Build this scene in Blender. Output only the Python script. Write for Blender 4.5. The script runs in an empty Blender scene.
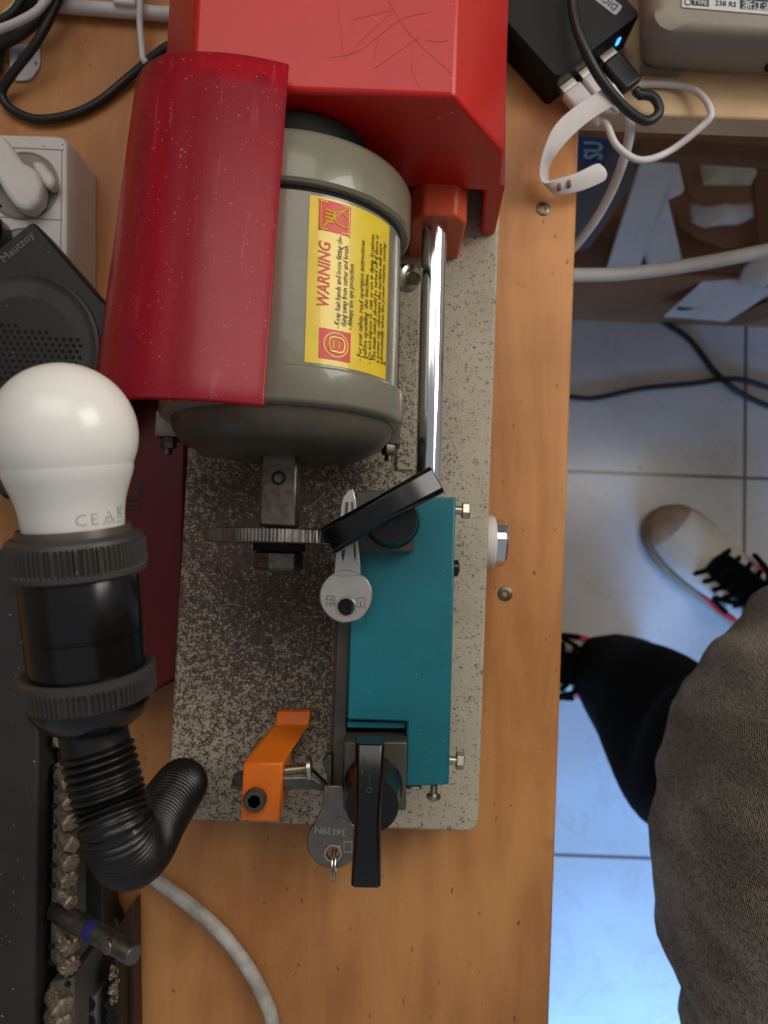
import bpy, bmesh, math, random
from mathutils import Vector, Matrix, noise
random.seed(7)
S = bpy.context.scene
COL = S.collection
PI = math.pi

# ------------------------------------------------------------------ camera, light, exposure
T = 0.75                       # table top height
F = 740.0                      # focal length in pixels of the 768 x 1024 frame
CAM = Vector((0, 0, T + 0.44))
TILT, ROLL = 0.060, 0.037
RC = Matrix.Rotation(TILT, 3, 'X') @ Matrix.Rotation(ROLL, 3, 'Z')
cd = bpy.data.cameras.new('camera'); cam = bpy.data.objects.new('camera', cd); COL.objects.link(cam)
cd.sensor_fit = 'HORIZONTAL'; cd.sensor_width = 36; cd.lens = F * 36 / 768
cd.clip_start = 0.01; cd.clip_end = 50
cd.dof.use_dof = True; cd.dof.focus_distance = 0.325; cd.dof.aperture_fstop = 15
M4 = RC.to_4x4(); M4.translation = CAM; cam.matrix_world = M4
S.camera = cam
vs = S.view_settings
S.display_settings.display_device = 'sRGB'
vs.view_transform = 'Standard'; vs.look = 'None'; vs.gamma = 1; vs.use_curve_mapping = False
vs.exposure = 0.0
w = bpy.data.worlds.new('world'); S.world = w; w.use_nodes = True
bg = w.node_tree.nodes['Background']
bg.inputs[0].default_value = (0.90, 0.93, 1.0, 1); bg.inputs[1].default_value = 0.28

def area(name, loc, target, size, power, col, sy=None):
    l = bpy.data.lights.new(name, 'AREA'); l.energy = power; l.color = col; l.size = size
    if sy: l.shape = 'RECTANGLE'; l.size_y = sy
    o = bpy.data.objects.new(name, l); COL.objects.link(o); o.location = loc
    d = Vector(target) - Vector(loc); o.rotation_euler = d.to_track_quat('-Z', 'Y').to_euler()
    return o
area('ceiling_lamp', (-0.05, 1.00, 2.35), (-0.05, 0.3, T), 1.5, 10, (1.0, 0.94, 0.86), 0.95)
area('bench_lamp', (0.68, 0.42, 1.40), (0.05, -0.05, T), 0.45, 4.4, (1.0, 0.94, 0.86))
area('floor_fill_light', (0.66, -1.40, 0.56), (0.62, -0.66, 0.0), 1.2, 9.0, (0.20, 0.46, 1.0), 0.30).data.spread = math.radians(68)  # added unseen blue fill, kept below bench height to tint the floor

# ------------------------------------------------------------------ helpers
def P(px, py, z):
    """photograph pixel -> world point at height z above the table top"""
    d = RC @ Vector(((px - 384) / F, -(py - 512) / F, -1.0))
    t = (T + z - CAM.z) / d.z
    return CAM + d * t
def PF(px, py, z): return P(px, py, z - T)          # height above the floor

def lin(c):
    return tuple(((v / 255) / 12.92 if v / 255 <= 0.04045 else ((v / 255 + 0.055) / 1.055) ** 2.4) for v in c) + (1,)

class NT:
    def __init__(s, m): s.t = m.node_tree; s.n = s.t.nodes; s.l = s.t.links
    def add(s, typ, **kw):
        n = s.n.new(typ)
        for k, v in kw.items(): setattr(n, k, v)
        return n
    def link(s, a, b): s.l.new(a, b)
    def math(s, op, a, b=None, clamp=False):
        n = s.add('ShaderNodeMath', operation=op); n.use_clamp = clamp
        for i, v in enumerate((a, b)):
            if v is None: continue
            if isinstance(v, (int, float)): n.inputs[i].default_value = v
            else: s.link(v, n.inputs[i])
        return n.outputs[0]
    def coord(s, scale=(1, 1, 1)):
        tc = s.add('ShaderNodeTexCoord'); mp = s.add('ShaderNodeMapping'); mp.inputs['Scale'].default_value = scale
        s.link(tc.outputs['Object'], mp.inputs['Vector']); return mp.outputs[0]
    def noise(s, vec, scale, detail=3, rough=0.5, dist=0):
        n = s.add('ShaderNodeTexNoise'); s.link(vec, n.inputs['Vector'])
        n.inputs['Scale'].default_value = scale; n.inputs['Detail'].default_value = detail
        n.inputs['Roughness'].default_value = rough; n.inputs['Distortion'].default_value = dist
        return n.outputs['Fac']
    def smooth(s, v, a, b):
        n = s.add('ShaderNodeMapRange', interpolation_type='SMOOTHSTEP')
        s.link(v, n.inputs[0]); n.inputs[1].default_value = a; n.inputs[2].default_value = b
        return n.outputs[0]
    def mix(s, f, a, b):
        n = s.add('ShaderNodeMix', data_type='RGBA')
        if isinstance(f, (int, float)): n.inputs[0].default_value = f
        else: s.link(f, n.inputs[0])
        for i, v in ((6, a), (7, b)):
            if isinstance(v, tuple): n.inputs[i].default_value = v
            else: s.link(v, n.inputs[i])
        return n.outputs[2]

def mat(name, col, rough=0.5, metal=0.0, coat=0.0, var=0.0, vscale=40, bump=0.0, bscale=400, speck=None, sthr=0.70, sscale=700, spec=0.5, emit=None):
    m = bpy.data.materials.new(name); m.use_nodes = True; t = NT(m)
    b = t.n['Principled BSDF']; c = lin(col)
    b.inputs['Roughness'].default_value = rough; b.inputs['Metallic'].default_value = metal
    b.inputs['Coat Weight'].default_value = coat; b.inputs['Specular IOR Level'].default_value = spec
    v = t.coord()
    out = None
    f = t.smooth(t.noise(v, vscale, 4), 0.3, 0.7)
    dk = tuple(x * (1 - var) for x in c[:3]) + (1,)
    out = t.mix(f, dk, c)
    if speck is not None:
        f2 = t.smooth(t.noise(v, sscale, 2), sthr, sthr + 0.04)
        out = t.mix(f2, out, lin(speck))
    t.link(out, b.inputs['Base Color'])
    if bump:
        bn = t.add('ShaderNodeBump'); bn.inputs['Strength'].default_value = bump; bn.inputs['Distance'].default_value = 0.001
        t.link(t.noise(v, bscale, 3), bn.inputs['Height']); t.link(bn.outputs[0], b.inputs['Normal'])
    if emit:
        b.inputs['Emission Color'].default_value = lin(emit[0]); b.inputs['Emission Strength'].default_value = emit[1]
    return m

def wood(name, c1, c2, dark, axis_scale=(60, 5, 60), rough=0.45):
    m = bpy.data.materials.new(name); m.use_nodes = True; t = NT(m); b = t.n['Principled BSDF']
    v = t.coord(axis_scale)
    g = t.noise(v, 1.0, 5, 0.6, 0.6)
    v2 = t.coord()
    big = t.noise(v2, 9, 3)
    f = t.smooth(t.math('ADD', t.math('MULTIPLY', g, 0.5), t.math('MULTIPLY', big, 0.6)), 0.38, 0.72)
    out = t.mix(f, lin(c1), lin(c2))
    sp = t.smooth(t.noise(t.coord((1, 0.45, 1)), 260, 2), 0.69, 0.74)
    out = t.mix(t.math('MULTIPLY', sp, 0.75), out, lin(dark))
    st = t.smooth(t.noise(v2, 35, 4, 0.65), 0.62, 0.80)
    out = t.mix(t.math('MULTIPLY', st, 0.35), out, lin(dark))
    t.link(out, b.inputs['Base Color']); b.inputs['Roughness'].default_value = rough
    b.inputs['Specular IOR Level'].default_value = 0.35
    bn = t.add('ShaderNodeBump'); bn.inputs['Strength'].default_value = 0.15; bn.inputs['Distance'].default_value = 0.001
    t.link(g, bn.inputs['Height']); t.link(bn.outputs[0], b.inputs['Normal'])
    return m

class MB:
    def __init__(s): s.b = bmesh.new()
    def poly(s, pts): return s.b.faces.new([s.b.verts.new(p) for p in pts])
    def loft(s, rings, cap=True, closed=True):
        vv = [[s.b.verts.new(p) for p in r] for r in rings]
        n = len(vv[0])
        for a, c in zip(vv, vv[1:]):
            for i in range(n if closed else n - 1):
                j = (i + 1) % n
                s.b.faces.new((a[i], a[j], c[j], c[i]))
        if cap and closed:
            s.b.faces.new(vv[0][::-1]); s.b.faces.new(vv[-1])
        return s
    def prism(s, pts, ztop, zbot):
        """pts: world xy points (or Vectors); heights above the table"""
        return s.loft([[Vector((p[0], p[1], T + zbot)) for p in pts], [Vector((p[0], p[1], T + ztop)) for p in pts]])
    def ppx(s, pix, ztop, zbot):
        """pixel outline read at ztop, extruded straight down"""
        return s.prism([P(x, y, ztop) for x, y in pix], ztop, zbot)
    def box(s, c, size, rot=None):
        m = Matrix.Translation(c) @ (rot.to_4x4() if rot else Matrix.Identity(4)) @ Matrix.Diagonal((*size, 1))
        bmesh.ops.create_cube(s.b, size=1, matrix=m); return s
    def lathe(s, prof, o, d, n=48, rib=None, x=None):
        """prof: (r, h) along axis d from o; rib(r_index, theta) -> factor"""
        d = Vector(d).normalized(); a = d.orthogonal().normalized() if x is None else (Vector(x) - d * Vector(x).dot(d)).normalized()
        c = d.cross(a); o = Vector(o); rings = []
        for k, (r, h) in enumerate(prof):
            ring = []
            for i in range(n):
                th = 2 * PI * i / n
                rr = max(r, 1e-5) * (rib(k, th) if rib else 1)
                ring.append(o + d * h + (a * math.cos(th) + c * math.sin(th)) * rr)
            rings.append(ring)
        return s.loft(rings)
    def cyl(s, a, c, r, n=24, r2=None):
        a = Vector(a); c = Vector(c)
        return s.lathe([(r, 0), (r if r2 is None else r2, (c - a).length)], a, c - a, n)
    def tube(s, pts, r, n=12, step=None, rfun=None, flat=None):
        pts = [Vector(p) for p in pts]; rings = []
        L = [0]
        for a, c in zip(pts, pts[1:]): L.append(L[-1] + (c - a).length)
        up = None
        for i, p in enumerate(pts):
            t = (pts[min(i + 1, len(pts) - 1)] - pts[max(i - 1, 0)]).normalized()
            if up is None: up = t.orthogonal().normalized() if flat is None else flat
            a = (up - t * up.dot(t)).normalized(); up = a if flat is None else flat
            c = t.cross(a)
            rr = rfun(L[i], L[-1]) if rfun else r
            ky = 1.0 if flat is None else 0.35
            rings.append([p + (a * math.cos(2 * PI * k / n) * ky + c * math.sin(2 * PI * k / n)) * rr for k in range(n)])
        return s.loft(rings)
    def sphere(s, c, r, scale=(1, 1, 1), u=24, v=14):
        bmesh.ops.create_uvsphere(s.b, u_segments=u, v_segments=v, radius=r, matrix=Matrix.Translation(c) @ Matrix.Diagonal((*scale, 1))); return s
    def torus(s, c, d, R, r, n=32, k=8):
        d = Vector(d).normalized(); a = d.orthogonal().normalized(); e = d.cross(a); c = Vector(c)
        rings = []
        for i in range(n + 1):
            th = 2 * PI * i / n; q = a * math.cos(th) + e * math.sin(th)
            rings.append([c + q * (R + r * math.cos(2 * PI * j / k)) + d * r * math.sin(2 * PI * j / k) for j in range(k)])
        return s.loft(rings, cap=False)

def smoothpath(pts, n=8):
    pts = [Vector(p) for p in pts]; q = [pts[0] * 2 - pts[1]] + pts + [pts[-1] * 2 - pts[-2]]; out = []
    for i in range(1, len(q) - 2):
        a, b, c, d = q[i - 1:i + 3]
        for k in range(n):
            t = k / n
            out.append(0.5 * ((2 * b) + (c - a) * t + (2 * a - 5 * b + 4 * c - d) * t * t + (3 * b - a - 3 * c + d) * t ** 3))
    out.append(pts[-1]); return out

def resample(pts, step):
    L = [0]
    for a, c in zip(pts, pts[1:]): L.append(L[-1] + (c - a).length)
    n = int(L[-1] / step); out = []; j = 0
    for i in range(n + 1):
        t = L[-1] * i / n
        while j < len(L) - 2 and L[j + 1] < t: j += 1
        f = (t - L[j]) / max(1e-9, L[j + 1] - L[j]); out.append(pts[j].lerp(pts[j + 1], f))
    return out

def obj(name, mb, m, parent=None, bevel=0, seg=2, smooth=35, label=None, solid=0, sub=0, kind=None):
    b = mb.b if isinstance(mb, MB) else mb
    bmesh.ops.remove_doubles(b, verts=b.verts[:], dist=1e-6)
    bmesh.ops.recalc_face_normals(b, faces=b.faces[:])
    me = bpy.data.meshes.new(name); b.to_mesh(me); b.free()
    me.shade_smooth(); me.set_sharp_from_angle(angle=math.radians(smooth))
    me.materials.append(m)
    o = bpy.data.objects.new(name, me); COL.objects.link(o)
    if parent is not None:
        o.parent = parent
        if parent.type == 'EMPTY': o.matrix_parent_inverse = Matrix.Translation(-Vector(parent.location))
    if solid:
        md = o.modifiers.new('solid', 'SOLIDIFY'); md.thickness = solid; md.offset = 0
    if sub:
        md = o.modifiers.new('sub', 'SUBSURF'); md.levels = sub; md.render_levels = sub
    if bevel:
        md = o.modifiers.new('bevel', 'BEVEL'); md.width = bevel; md.segments = seg; md.limit_method = 'ANGLE'; md.angle_limit = math.radians(35)
    if label: o['label'] = label
    if kind: o['kind'] = kind
    return o
def tag(o, label, cat, group=None, kind=None):
    o['label'] = label; o['category'] = cat
    if group: o['group'] = group
    if kind: o['kind'] = kind
    return o
def thing(name, label, cat, loc, group=None):
    o = bpy.data.objects.new(name, None); COL.objects.link(o); o.location = loc; o.empty_display_size = 0.01
    return tag(o, label, cat, group)

def text_mb(body, size, fn, bold=0.0, align='LEFT', res=2, shear=0.0):
    """lettering as a flat mesh; fn maps (x, y) of the text plane to the world"""
    c = bpy.data.curves.new('lettering', 'FONT'); c.body = body; c.size = size; c.align_x = align; c.resolution_u = res; c.offset = bold; c.shear = shear
    o = bpy.data.objects.new('lettering', c); COL.objects.link(o)
    dg = bpy.context.evaluated_depsgraph_get(); dg.update()
    me = bpy.data.meshes.new_from_object(o.evaluated_get(dg))
    bpy.data.objects.remove(o)
    mb = MB(); mb.b.from_mesh(me); bpy.data.meshes.remove(me)
    for v in mb.b.verts: v.co = fn(v.co.x, v.co.y)
    return mb
def join(a, c):
    me = bpy.data.meshes.new('tmp'); c.b.to_mesh(me); c.b.free(); a.b.from_mesh(me); bpy.data.meshes.remove(me); return a

def hexbolt(mb, p, d, r, h, stub=0.0, rs=None):
    d = Vector(d).normalized(); p = Vector(p)
    if stub: mb.cyl(p, p + d * stub, rs or r * 0.5, 16)
    mb.lathe([(r * 0.9, stub), (r, stub + h * 0.12), (r, stub + h * 0.85), (r * 0.88, stub + h)], p, d, 6)

# ------------------------------------------------------------------ materials
M = {}
M['wood'] = wood('oiled_pine', (164, 106, 58), (203, 144, 86), (88, 52, 30), (40, 6, 40))
M['pine'] = wood('raw_pine', (196, 160, 118), (222, 192, 150), (140, 100, 66), (5, 60, 60))
M['red'] = mat('red_enamel', (196, 22, 14), 0.36, coat=0.0, var=0.10, vscale=30, speck=(240, 170, 160), sthr=0.735, sscale=420)
M['orange_red'] = mat('orange_red_enamel', (208, 80, 40), 0.45, var=0.2, bump=0.2)
M['orange'] = mat('orange_paint', (240, 118, 10), 0.38, var=0.06, speck=(120, 50, 20), sthr=0.72, sscale=900)
M['grey_paint'] = mat('grey_hammer_paint', (126, 123, 105), 0.28, coat=0.3, var=0.08, bump=0.15, bscale=160)
M['grey_dark'] = mat('grey_dusty_paint', (88, 84, 71), 0.35, var=0.25, bump=0.15, bscale=160)
M['teal'] = mat('teal_paint', (6, 108, 120), 0.40, var=0.22, vscale=22, speck=(130, 150, 150), sthr=0.71, sscale=800)
M['black_metal'] = mat('black_oxide', (86, 81, 72), 0.42, metal=0.3, var=0.3, speck=(120, 110, 96), sthr=0.71, sscale=900)
M['black_plastic'] = mat('black_bakelite', (8, 8, 8), 0.22, var=0.2, speck=(90, 80, 70), sthr=0.76, sscale=900)
M['black_dusty'] = mat('dusty_black_plastic', (46, 43, 40), 0.55, var=0.3, vscale=40, speck=(170, 155, 130), sthr=0.715, sscale=430)
M['speaker'] = mat('speaker_black', (25, 23, 22), 0.5, var=0.3, vscale=40, speck=(150, 135, 110), sthr=0.735, sscale=430)
M['black_grey'] = mat('charcoal_plastic', (58, 55, 51), 0.45, var=0.3, speck=(150, 140, 126), sthr=0.72, sscale=900)
M['black_cable'] = mat('black_rubber', (22, 22, 23), 0.45)
M['black_hole'] = mat('deep_black', (5, 5, 5), 0.8)
M['steel'] = mat('machined_steel', (150, 146, 138), 0.32, metal=1.0, var=0.25, vscale=300)
M['dark_steel'] = mat('dull_steel', (116, 112, 103), 0.38, metal=0.9, var=0.4, vscale=250)
M['chrome'] = mat('chrome', (225, 226, 230), 0.10, metal=1.0)
M['nickel'] = mat('nickel_silver', (206, 200, 190), 0.33, metal=1.0, var=0.10, vscale=120)
M['key_dark'] = mat('worn_nickel', (138, 131, 121), 0.30, metal=1.0, var=0.2, vscale=200)
M['zinc'] = mat('zinc_plating', (196, 190, 170), 0.30, metal=1.0, var=0.15)
M['white_plastic'] = mat('white_plastic', (214, 208, 200), 0.42, var=0.07, vscale=50, speck=(140, 126, 110), sthr=0.74, sscale=200)
M['white_socket'] = mat('socket_grey_white', (150, 142, 134), 0.5, var=0.15)
M['white_cable'] = mat('white_cable', (206, 202, 200), 0.45, var=0.10, vscale=60)
M['worn_cable'] = mat('worn_white_cable', (196, 190, 180), 0.5, var=0.40, vscale=90)
M['bulb'] = mat('opal_bulb', (238, 236, 228), 0.28, coat=0.2)
M['bulb_base'] = mat('bulb_housing', (222, 220, 214), 0.36)
M['print_grey'] = mat('grey_print', (168, 168, 166), 0.5)
M['yellow'] = mat('yellow_label', (232, 200, 44), 0.35, var=0.10, vscale=80, coat=0.3)
M['label_red'] = mat('label_red_print', (205, 44, 22), 0.4)
M['label_black'] = mat('label_black_print', (48, 42, 22), 0.45)
M['plaster'] = mat('off_white_plaster', (176, 170, 160), 0.8, var=0.05)
M['tag_paper'] = mat('paper_tag', (196, 196, 200), 0.6, var=0.08)
M['brown_board'] = mat('dark_brown_board', (58, 38, 28), 0.5, var=0.3, speck=(120, 96, 70), sthr=0.74)
M['rail'] = mat('grey_black_rail', (96, 92, 85), 0.45, var=0.3, bump=0.15)
M['rail_black'] = mat('black_rail', (24, 22, 21), 0.5, var=0.3)
M['cutter'] = mat('gritty_cutter_steel', (170, 156, 134), 0.42, metal=0.7, var=0.45, vscale=500, bump=0.6, bscale=900)
M['beige'] = mat('beige_enamel', (136, 130, 115), 0.45, var=0.08, bump=0.25, bscale=250)
M['denim_black'] = mat('black_cloth', (6, 6, 8), 0.9, spec=0.1)
M['skin'] = mat('skin', (196, 148, 120), 0.5)
M['shoe_white'] = mat('white_leather', (206, 196, 182), 0.5, var=0.18, vscale=28)
M['shoe_beige'] = mat('beige_suede', (160, 134, 108), 0.7, var=0.25, vscale=50)
M['shoe_red'] = mat('red_leather', (190, 34, 44), 0.5)
M['card'] = mat('cardboard', (150, 106, 74), 0.8, var=0.18, vscale=14)
M['card_dark'] = mat('brown_cardboard', (124, 86, 58), 0.8, var=0.25, vscale=14)
M['foam'] = mat('white_foam_board', (214, 211, 206), 0.6, var=0.06)
M['cream'] = mat('cream_paper', (196, 186, 156), 0.7, var=0.12, vscale=60)
M['paper'] = mat('white_paper', (214, 210, 206), 0.6, var=0.10, vscale=60)
M['book_blue'] = mat('blue_print', (28, 72, 140), 0.4)
M['book_grey'] = mat('slate_board', (98, 100, 104), 0.5, var=0.2)
M['book_text'] = mat('pale_blue_print', (140, 176, 214), 0.5)
M['led'] = mat('blue_led', (20, 80, 200), 0.3, emit=((60, 150, 255), 3.0))
M['silver_print'] = mat('silver_plate', (150, 152, 154), 0.4, metal=0.4)
M['plate_white'] = mat('nameplate_white', (190, 190, 188), 0.4)
M['plate_dark'] = mat('nameplate_dark', (34, 40, 46), 0.4)
M['etch'] = mat('etched_dark', (96, 90, 82), 0.5, metal=0.5)
M['dark_print'] = mat('dark_red_print', (24, 4, 6), 0.6)

def plate_material():
    m = bpy.data.materials.new('speckled_machine_paint'); m.use_nodes = True; t = NT(m); b = t.n['Principled BSDF']
    v = t.coord()
    grain = t.math('ADD', t.math('MULTIPLY', t.noise(v, 820, 2, 0.6), 0.65), t.math('MULTIPLY', t.noise(v, 330, 2), 0.35))
    # metal filings plus painted-in shade, dense round cutter and motor, thin towards edges
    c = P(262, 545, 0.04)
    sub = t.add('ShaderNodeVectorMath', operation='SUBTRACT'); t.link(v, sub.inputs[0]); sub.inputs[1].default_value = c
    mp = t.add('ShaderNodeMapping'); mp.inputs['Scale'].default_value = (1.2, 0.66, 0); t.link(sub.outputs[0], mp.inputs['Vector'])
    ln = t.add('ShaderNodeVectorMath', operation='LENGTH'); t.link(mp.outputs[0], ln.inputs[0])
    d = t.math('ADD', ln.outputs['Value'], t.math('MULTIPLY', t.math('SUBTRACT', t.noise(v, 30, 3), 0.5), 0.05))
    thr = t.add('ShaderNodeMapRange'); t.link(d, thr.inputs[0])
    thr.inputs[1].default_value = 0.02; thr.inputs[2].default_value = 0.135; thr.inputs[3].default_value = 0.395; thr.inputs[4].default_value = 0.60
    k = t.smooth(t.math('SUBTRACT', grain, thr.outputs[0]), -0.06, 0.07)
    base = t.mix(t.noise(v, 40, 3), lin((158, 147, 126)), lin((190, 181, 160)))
    dust_shade = t.mix(t.noise(v, 300, 2), lin((38, 29, 27)), lin((116, 98, 88)))
    t.link(t.mix(k, base, dust_shade), b.inputs['Base Color'])
    b.inputs['Roughness'].default_value = 0.55; b.inputs['Specular IOR Level'].default_value = 0.3
    bn = t.add('ShaderNodeBump'); bn.inputs['Strength'].default_value = 0.5; bn.inputs['Distance'].default_value = 0.0008
    t.link(grain, bn.inputs['Height']); t.link(bn.outputs[0], b.inputs['Normal'])
    return m
M['plate'] = plate_material()

def shield_material():
    m = bpy.data.materials.new('red_clear_plastic'); m.use_nodes = True; t = NT(m); b = t.n['Principled BSDF']
    v = t.coord()
    scr = t.smooth(t.noise(t.coord((420, 30, 60)), 1.0, 3), 0.60, 0.75)
    sp = t.smooth(t.noise(v, 950, 2), 0.705, 0.725)
    col = t.mix(t.math('MULTIPLY', scr, 0.35), lin((166, 8, 42)), lin((225, 120, 124)))
    col = t.mix(sp, col, lin((235, 180, 175)))
    t.link(col, b.inputs['Base Color'])
    t.link(t.math('ADD', 0.24, t.math('MULTIPLY', t.noise(v, 60, 3), 0.14)), b.inputs['Roughness'])
    b.inputs['Specular IOR Level'].default_value = 1.0; b.inputs['Specular Tint'].default_value = (1.0, 0.5, 0.52, 1); b.inputs['Coat Weight'].default_value = 0.6; b.inputs['Coat Roughness'].default_value = 0.22
    tr = t.add('ShaderNodeBsdfTransparent'); tr.inputs[0].default_value = (0.90, 0.03, 0.08, 1)
    mx = t.add('ShaderNodeMixShader'); mx.inputs[0].default_value = 0.52
    t.link(b.outputs[0], mx.inputs[1]); t.link(tr.outputs[0], mx.inputs[2])
    t.link(mx.outputs[0], t.n['Material Output'].inputs[0])
    return m
M['shield'] = shield_material()

def tile_material():
    m = bpy.data.materials.new('marble_tiles'); m.use_nodes = True; t = NT(m); b = t.n['Principled BSDF']
    tc = t.add('ShaderNodeTexCoord'); sp = t.add('ShaderNodeSeparateXYZ'); t.link(tc.outputs['Object'], sp.inputs[0])
    g = None
    o1 = PF(745, 440, 0); o2 = PF(640, 474, 0)
    for ch, off in ((0, o1.x), (1, o2.y)):
        f = t.math('FRACT', t.math('ADD', t.math('DIVIDE', t.math('SUBTRACT', sp.outputs[ch], off), 0.605), 20.5))
        dd = t.math('ABSOLUTE', t.math('SUBTRACT', f, 0.5))
        k = t.smooth(dd, 0.0035, 0.0055)
        g = k if g is None else t.math('MINIMUM', g, k)
    v = tc.outputs['Object']
    n1 = t.noise(v, 5, 6, 0.6, 1.2)
    vein = t.math('SUBTRACT', 1.0, t.smooth(t.math('ABSOLUTE', t.math('SUBTRACT', n1, 0.5)), 0.0, 0.022))
    base = t.mix(t.smooth(t.noise(v, 3.5, 3), 0.35, 0.7), lin((196, 192, 188)), lin((212, 212, 214)))
    base = t.mix(t.math('MULTIPLY', vein, 0.14), base, lin((150, 134, 118)))
    dots = t.smooth(t.noise(v, 40, 1), 0.80, 0.83)
    base = t.mix(dots, base, lin((70, 66, 62)))
    t.link(t.mix(g, lin((104, 100, 98)), base), b.inputs['Base Color'])
    b.inputs['Roughness'].default_value = 0.22
    return m
M['tile'] = tile_material()

def denim_material():
    m = bpy.data.materials.new('grey_twill_denim'); m.use_nodes = True; t = NT(m); b = t.n['Principled BSDF']
    v = t.coord()
    wv = t.add('ShaderNodeTexWave', wave_type='BANDS', bands_direction='DIAGONAL'); wv.inputs['Scale'].default_value = 230; wv.inputs['Distortion'].default_value = 3.0
    wv.inputs['Detail'].default_value = 2; wv.inputs['Detail Scale'].default_value = 3; t.link(v, wv.inputs['Vector'])
    n = t.noise(v, 430, 3, 0.7)
    f = t.math('ADD', t.math('MULTIPLY', wv.outputs['Fac'], 0.40), t.math('MULTIPLY', n, 0.65))
    wear = t.smooth(t.noise(t.coord((1, 1, 0.35)), 22, 3), 0.35, 0.7)
    c1 = t.mix(t.smooth(f, 0.42, 0.64), lin((44, 39, 34)), lin((168, 157, 142)))
    c2 = t.mix(t.smooth(f, 0.42, 0.64), lin((62, 55, 48)), lin((222, 212, 196)))
    t.link(t.mix(wear, c1, c2), b.inputs['Base Color']); b.inputs['Roughness'].default_value = 0.9
    b.inputs['Specular IOR Level'].default_value = 0.15
    bn = t.add('ShaderNodeBump'); bn.inputs['Strength'].default_value = 1.0; bn.inputs['Distance'].default_value = 0.0009
    t.link(f, bn.inputs['Height']); t.link(bn.outputs[0], b.inputs['Normal'])
    return m
M['denim'] = denim_material()

# ------------------------------------------------------------------ setting
fl = MB(); fl.box((0.3, -0.3, -0.03), (6, 6, 0.06))
obj('floor', fl, M['tile'], kind='structure')['label'] = 'pale marble tiled floor with grey grout lines'

for nm, c, sz_ in (('wall_back', (0.3, 1.95, 1.3), (4.0, 0.08, 2.6)), ('wall_left', (-1.55, 0.2, 1.3), (0.08, 3.5, 2.6))):
    mb = MB(); mb.box(c, sz_); obj(nm, mb, M['plaster'], kind='structure')['label'] = 'plain off-white plastered wall of the workshop'

# workbench: its right edge runs down the picture
tb = thing('workbench', 'orange-brown wooden workbench carrying the key cutting machine', 'table', (-0.45, -0.05, 0))
e1, e2 = P(579, 132, 0), P(549, 1024, 0)
dr = (e2 - e1); e0 = e1 + dr * -0.45; e3 = e1 + dr * 1.5
mb = MB(); mb.prism([(-1.05, e0.y), (e0.x, e0.y), (e1.x, e1.y), (e3.x, e3.y), (-1.05, e3.y)], 0, -0.032)
obj('tabletop', mb, M['wood'], tb, bevel=0.0015)
for y in (e0.y - 0.06, e3.y + 0.06):
    mb = MB(); mb.box((-0.46, y, T - 0.072), (1.0, 0.022, 0.08)); obj('apron', mb, M['wood'], tb)
for x, y in ((-0.98, e0.y - 0.06), (0.0, e0.y - 0.06), (-0.98, e3.y + 0.06), (0.0, e3.y + 0.06)):
    mb = MB(); mb.box((x, y, (T - 0.032) / 2), (0.05, 0.05, T - 0.032)); obj('leg', mb, M['wood'], tb, bevel=0.002)
for (x, y), mm in (((543, 209), 'wood'), ((505, 594), 'dark_steel')):
    c = P(x, y, 0); mb = MB(); mb.lathe([(0.0044, -0.003), (0.0044, 0.0002), (0.0038, 0.0006), (0.0018, 0.0006), (0.0012, -0.0006)], c, (0, 0, 1), 24)
    obj('screw', mb, M['dark_steel'], tb)

# second table top at upper right
bd = thing('side_table', 'light raw pine side table under the beige machine', 'table', (0.45, 0.5, 0))
q = [P(600, 113, 0)]
mb = MB(); mb.prism([(e1.x + 0.0035, q[0].y), (1.12, q[0].y), (1.12, q[0].y + 0.46), (e1.x + 0.0235, q[0].y + 0.46)], 0.0, -0.020)
obj('tabletop', mb, M['pine'], bd, bevel=0.0015)
for x, y in ((0.135, 0.76), (1.07, 0.40), (1.07, 0.76)):
    mb = MB(); mb.box((x, y, (T - 0.020) / 2), (0.045, 0.045, T - 0.020)); obj('leg', mb, M['pine'], bd)

# ------------------------------------------------------------------ key cutting machine
ZP = 0.040
mc = thing('key_cutting_machine', 'key cutting machine with red housing, grey motor and teal carriage', 'machine', P(330, 600, 0))
# cast base plate
a, b_, c_, d_ = P(478, 833, ZP), P(166, 819, ZP), P(190, 400, ZP), P(500, 200, ZP)
back = 0.36
def along(p, q, y): t = (y - p.y) / (q.y - p.y); return (p.x + (q.x - p.x) * t, y)
c2, d2 = along(b_, c_, back), along(a, d_, back)
def rounded(pts, r, n=5):
    out = []; N = len(pts)
    for i in range(N):
        p = Vector(pts[i][:2]); u = (Vector(pts[i - 1][:2]) - p).normalized(); v = (Vector(pts[(i + 1) % N][:2]) - p).normalized()
        for k in range(n + 1):
            t = k / n; out.append(p + u * r * (1 - t) ** 2 + v * r * t ** 2)
    return out
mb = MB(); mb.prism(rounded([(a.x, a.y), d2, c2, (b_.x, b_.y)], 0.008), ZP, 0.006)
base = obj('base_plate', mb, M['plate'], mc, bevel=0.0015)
for x, y in ((a.x - 0.02, a.y + 0.02), (b_.x + 0.02, b_.y + 0.02), (d2[0] - 0.02, back - 0.02), (c2[0] + 0.02, back - 0.02)):
    mb = MB(); mb.cyl((x, y, T), (x, y, T + 0.0065), 0.011); obj('foot', mb, M['black_plastic'], mc)
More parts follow.
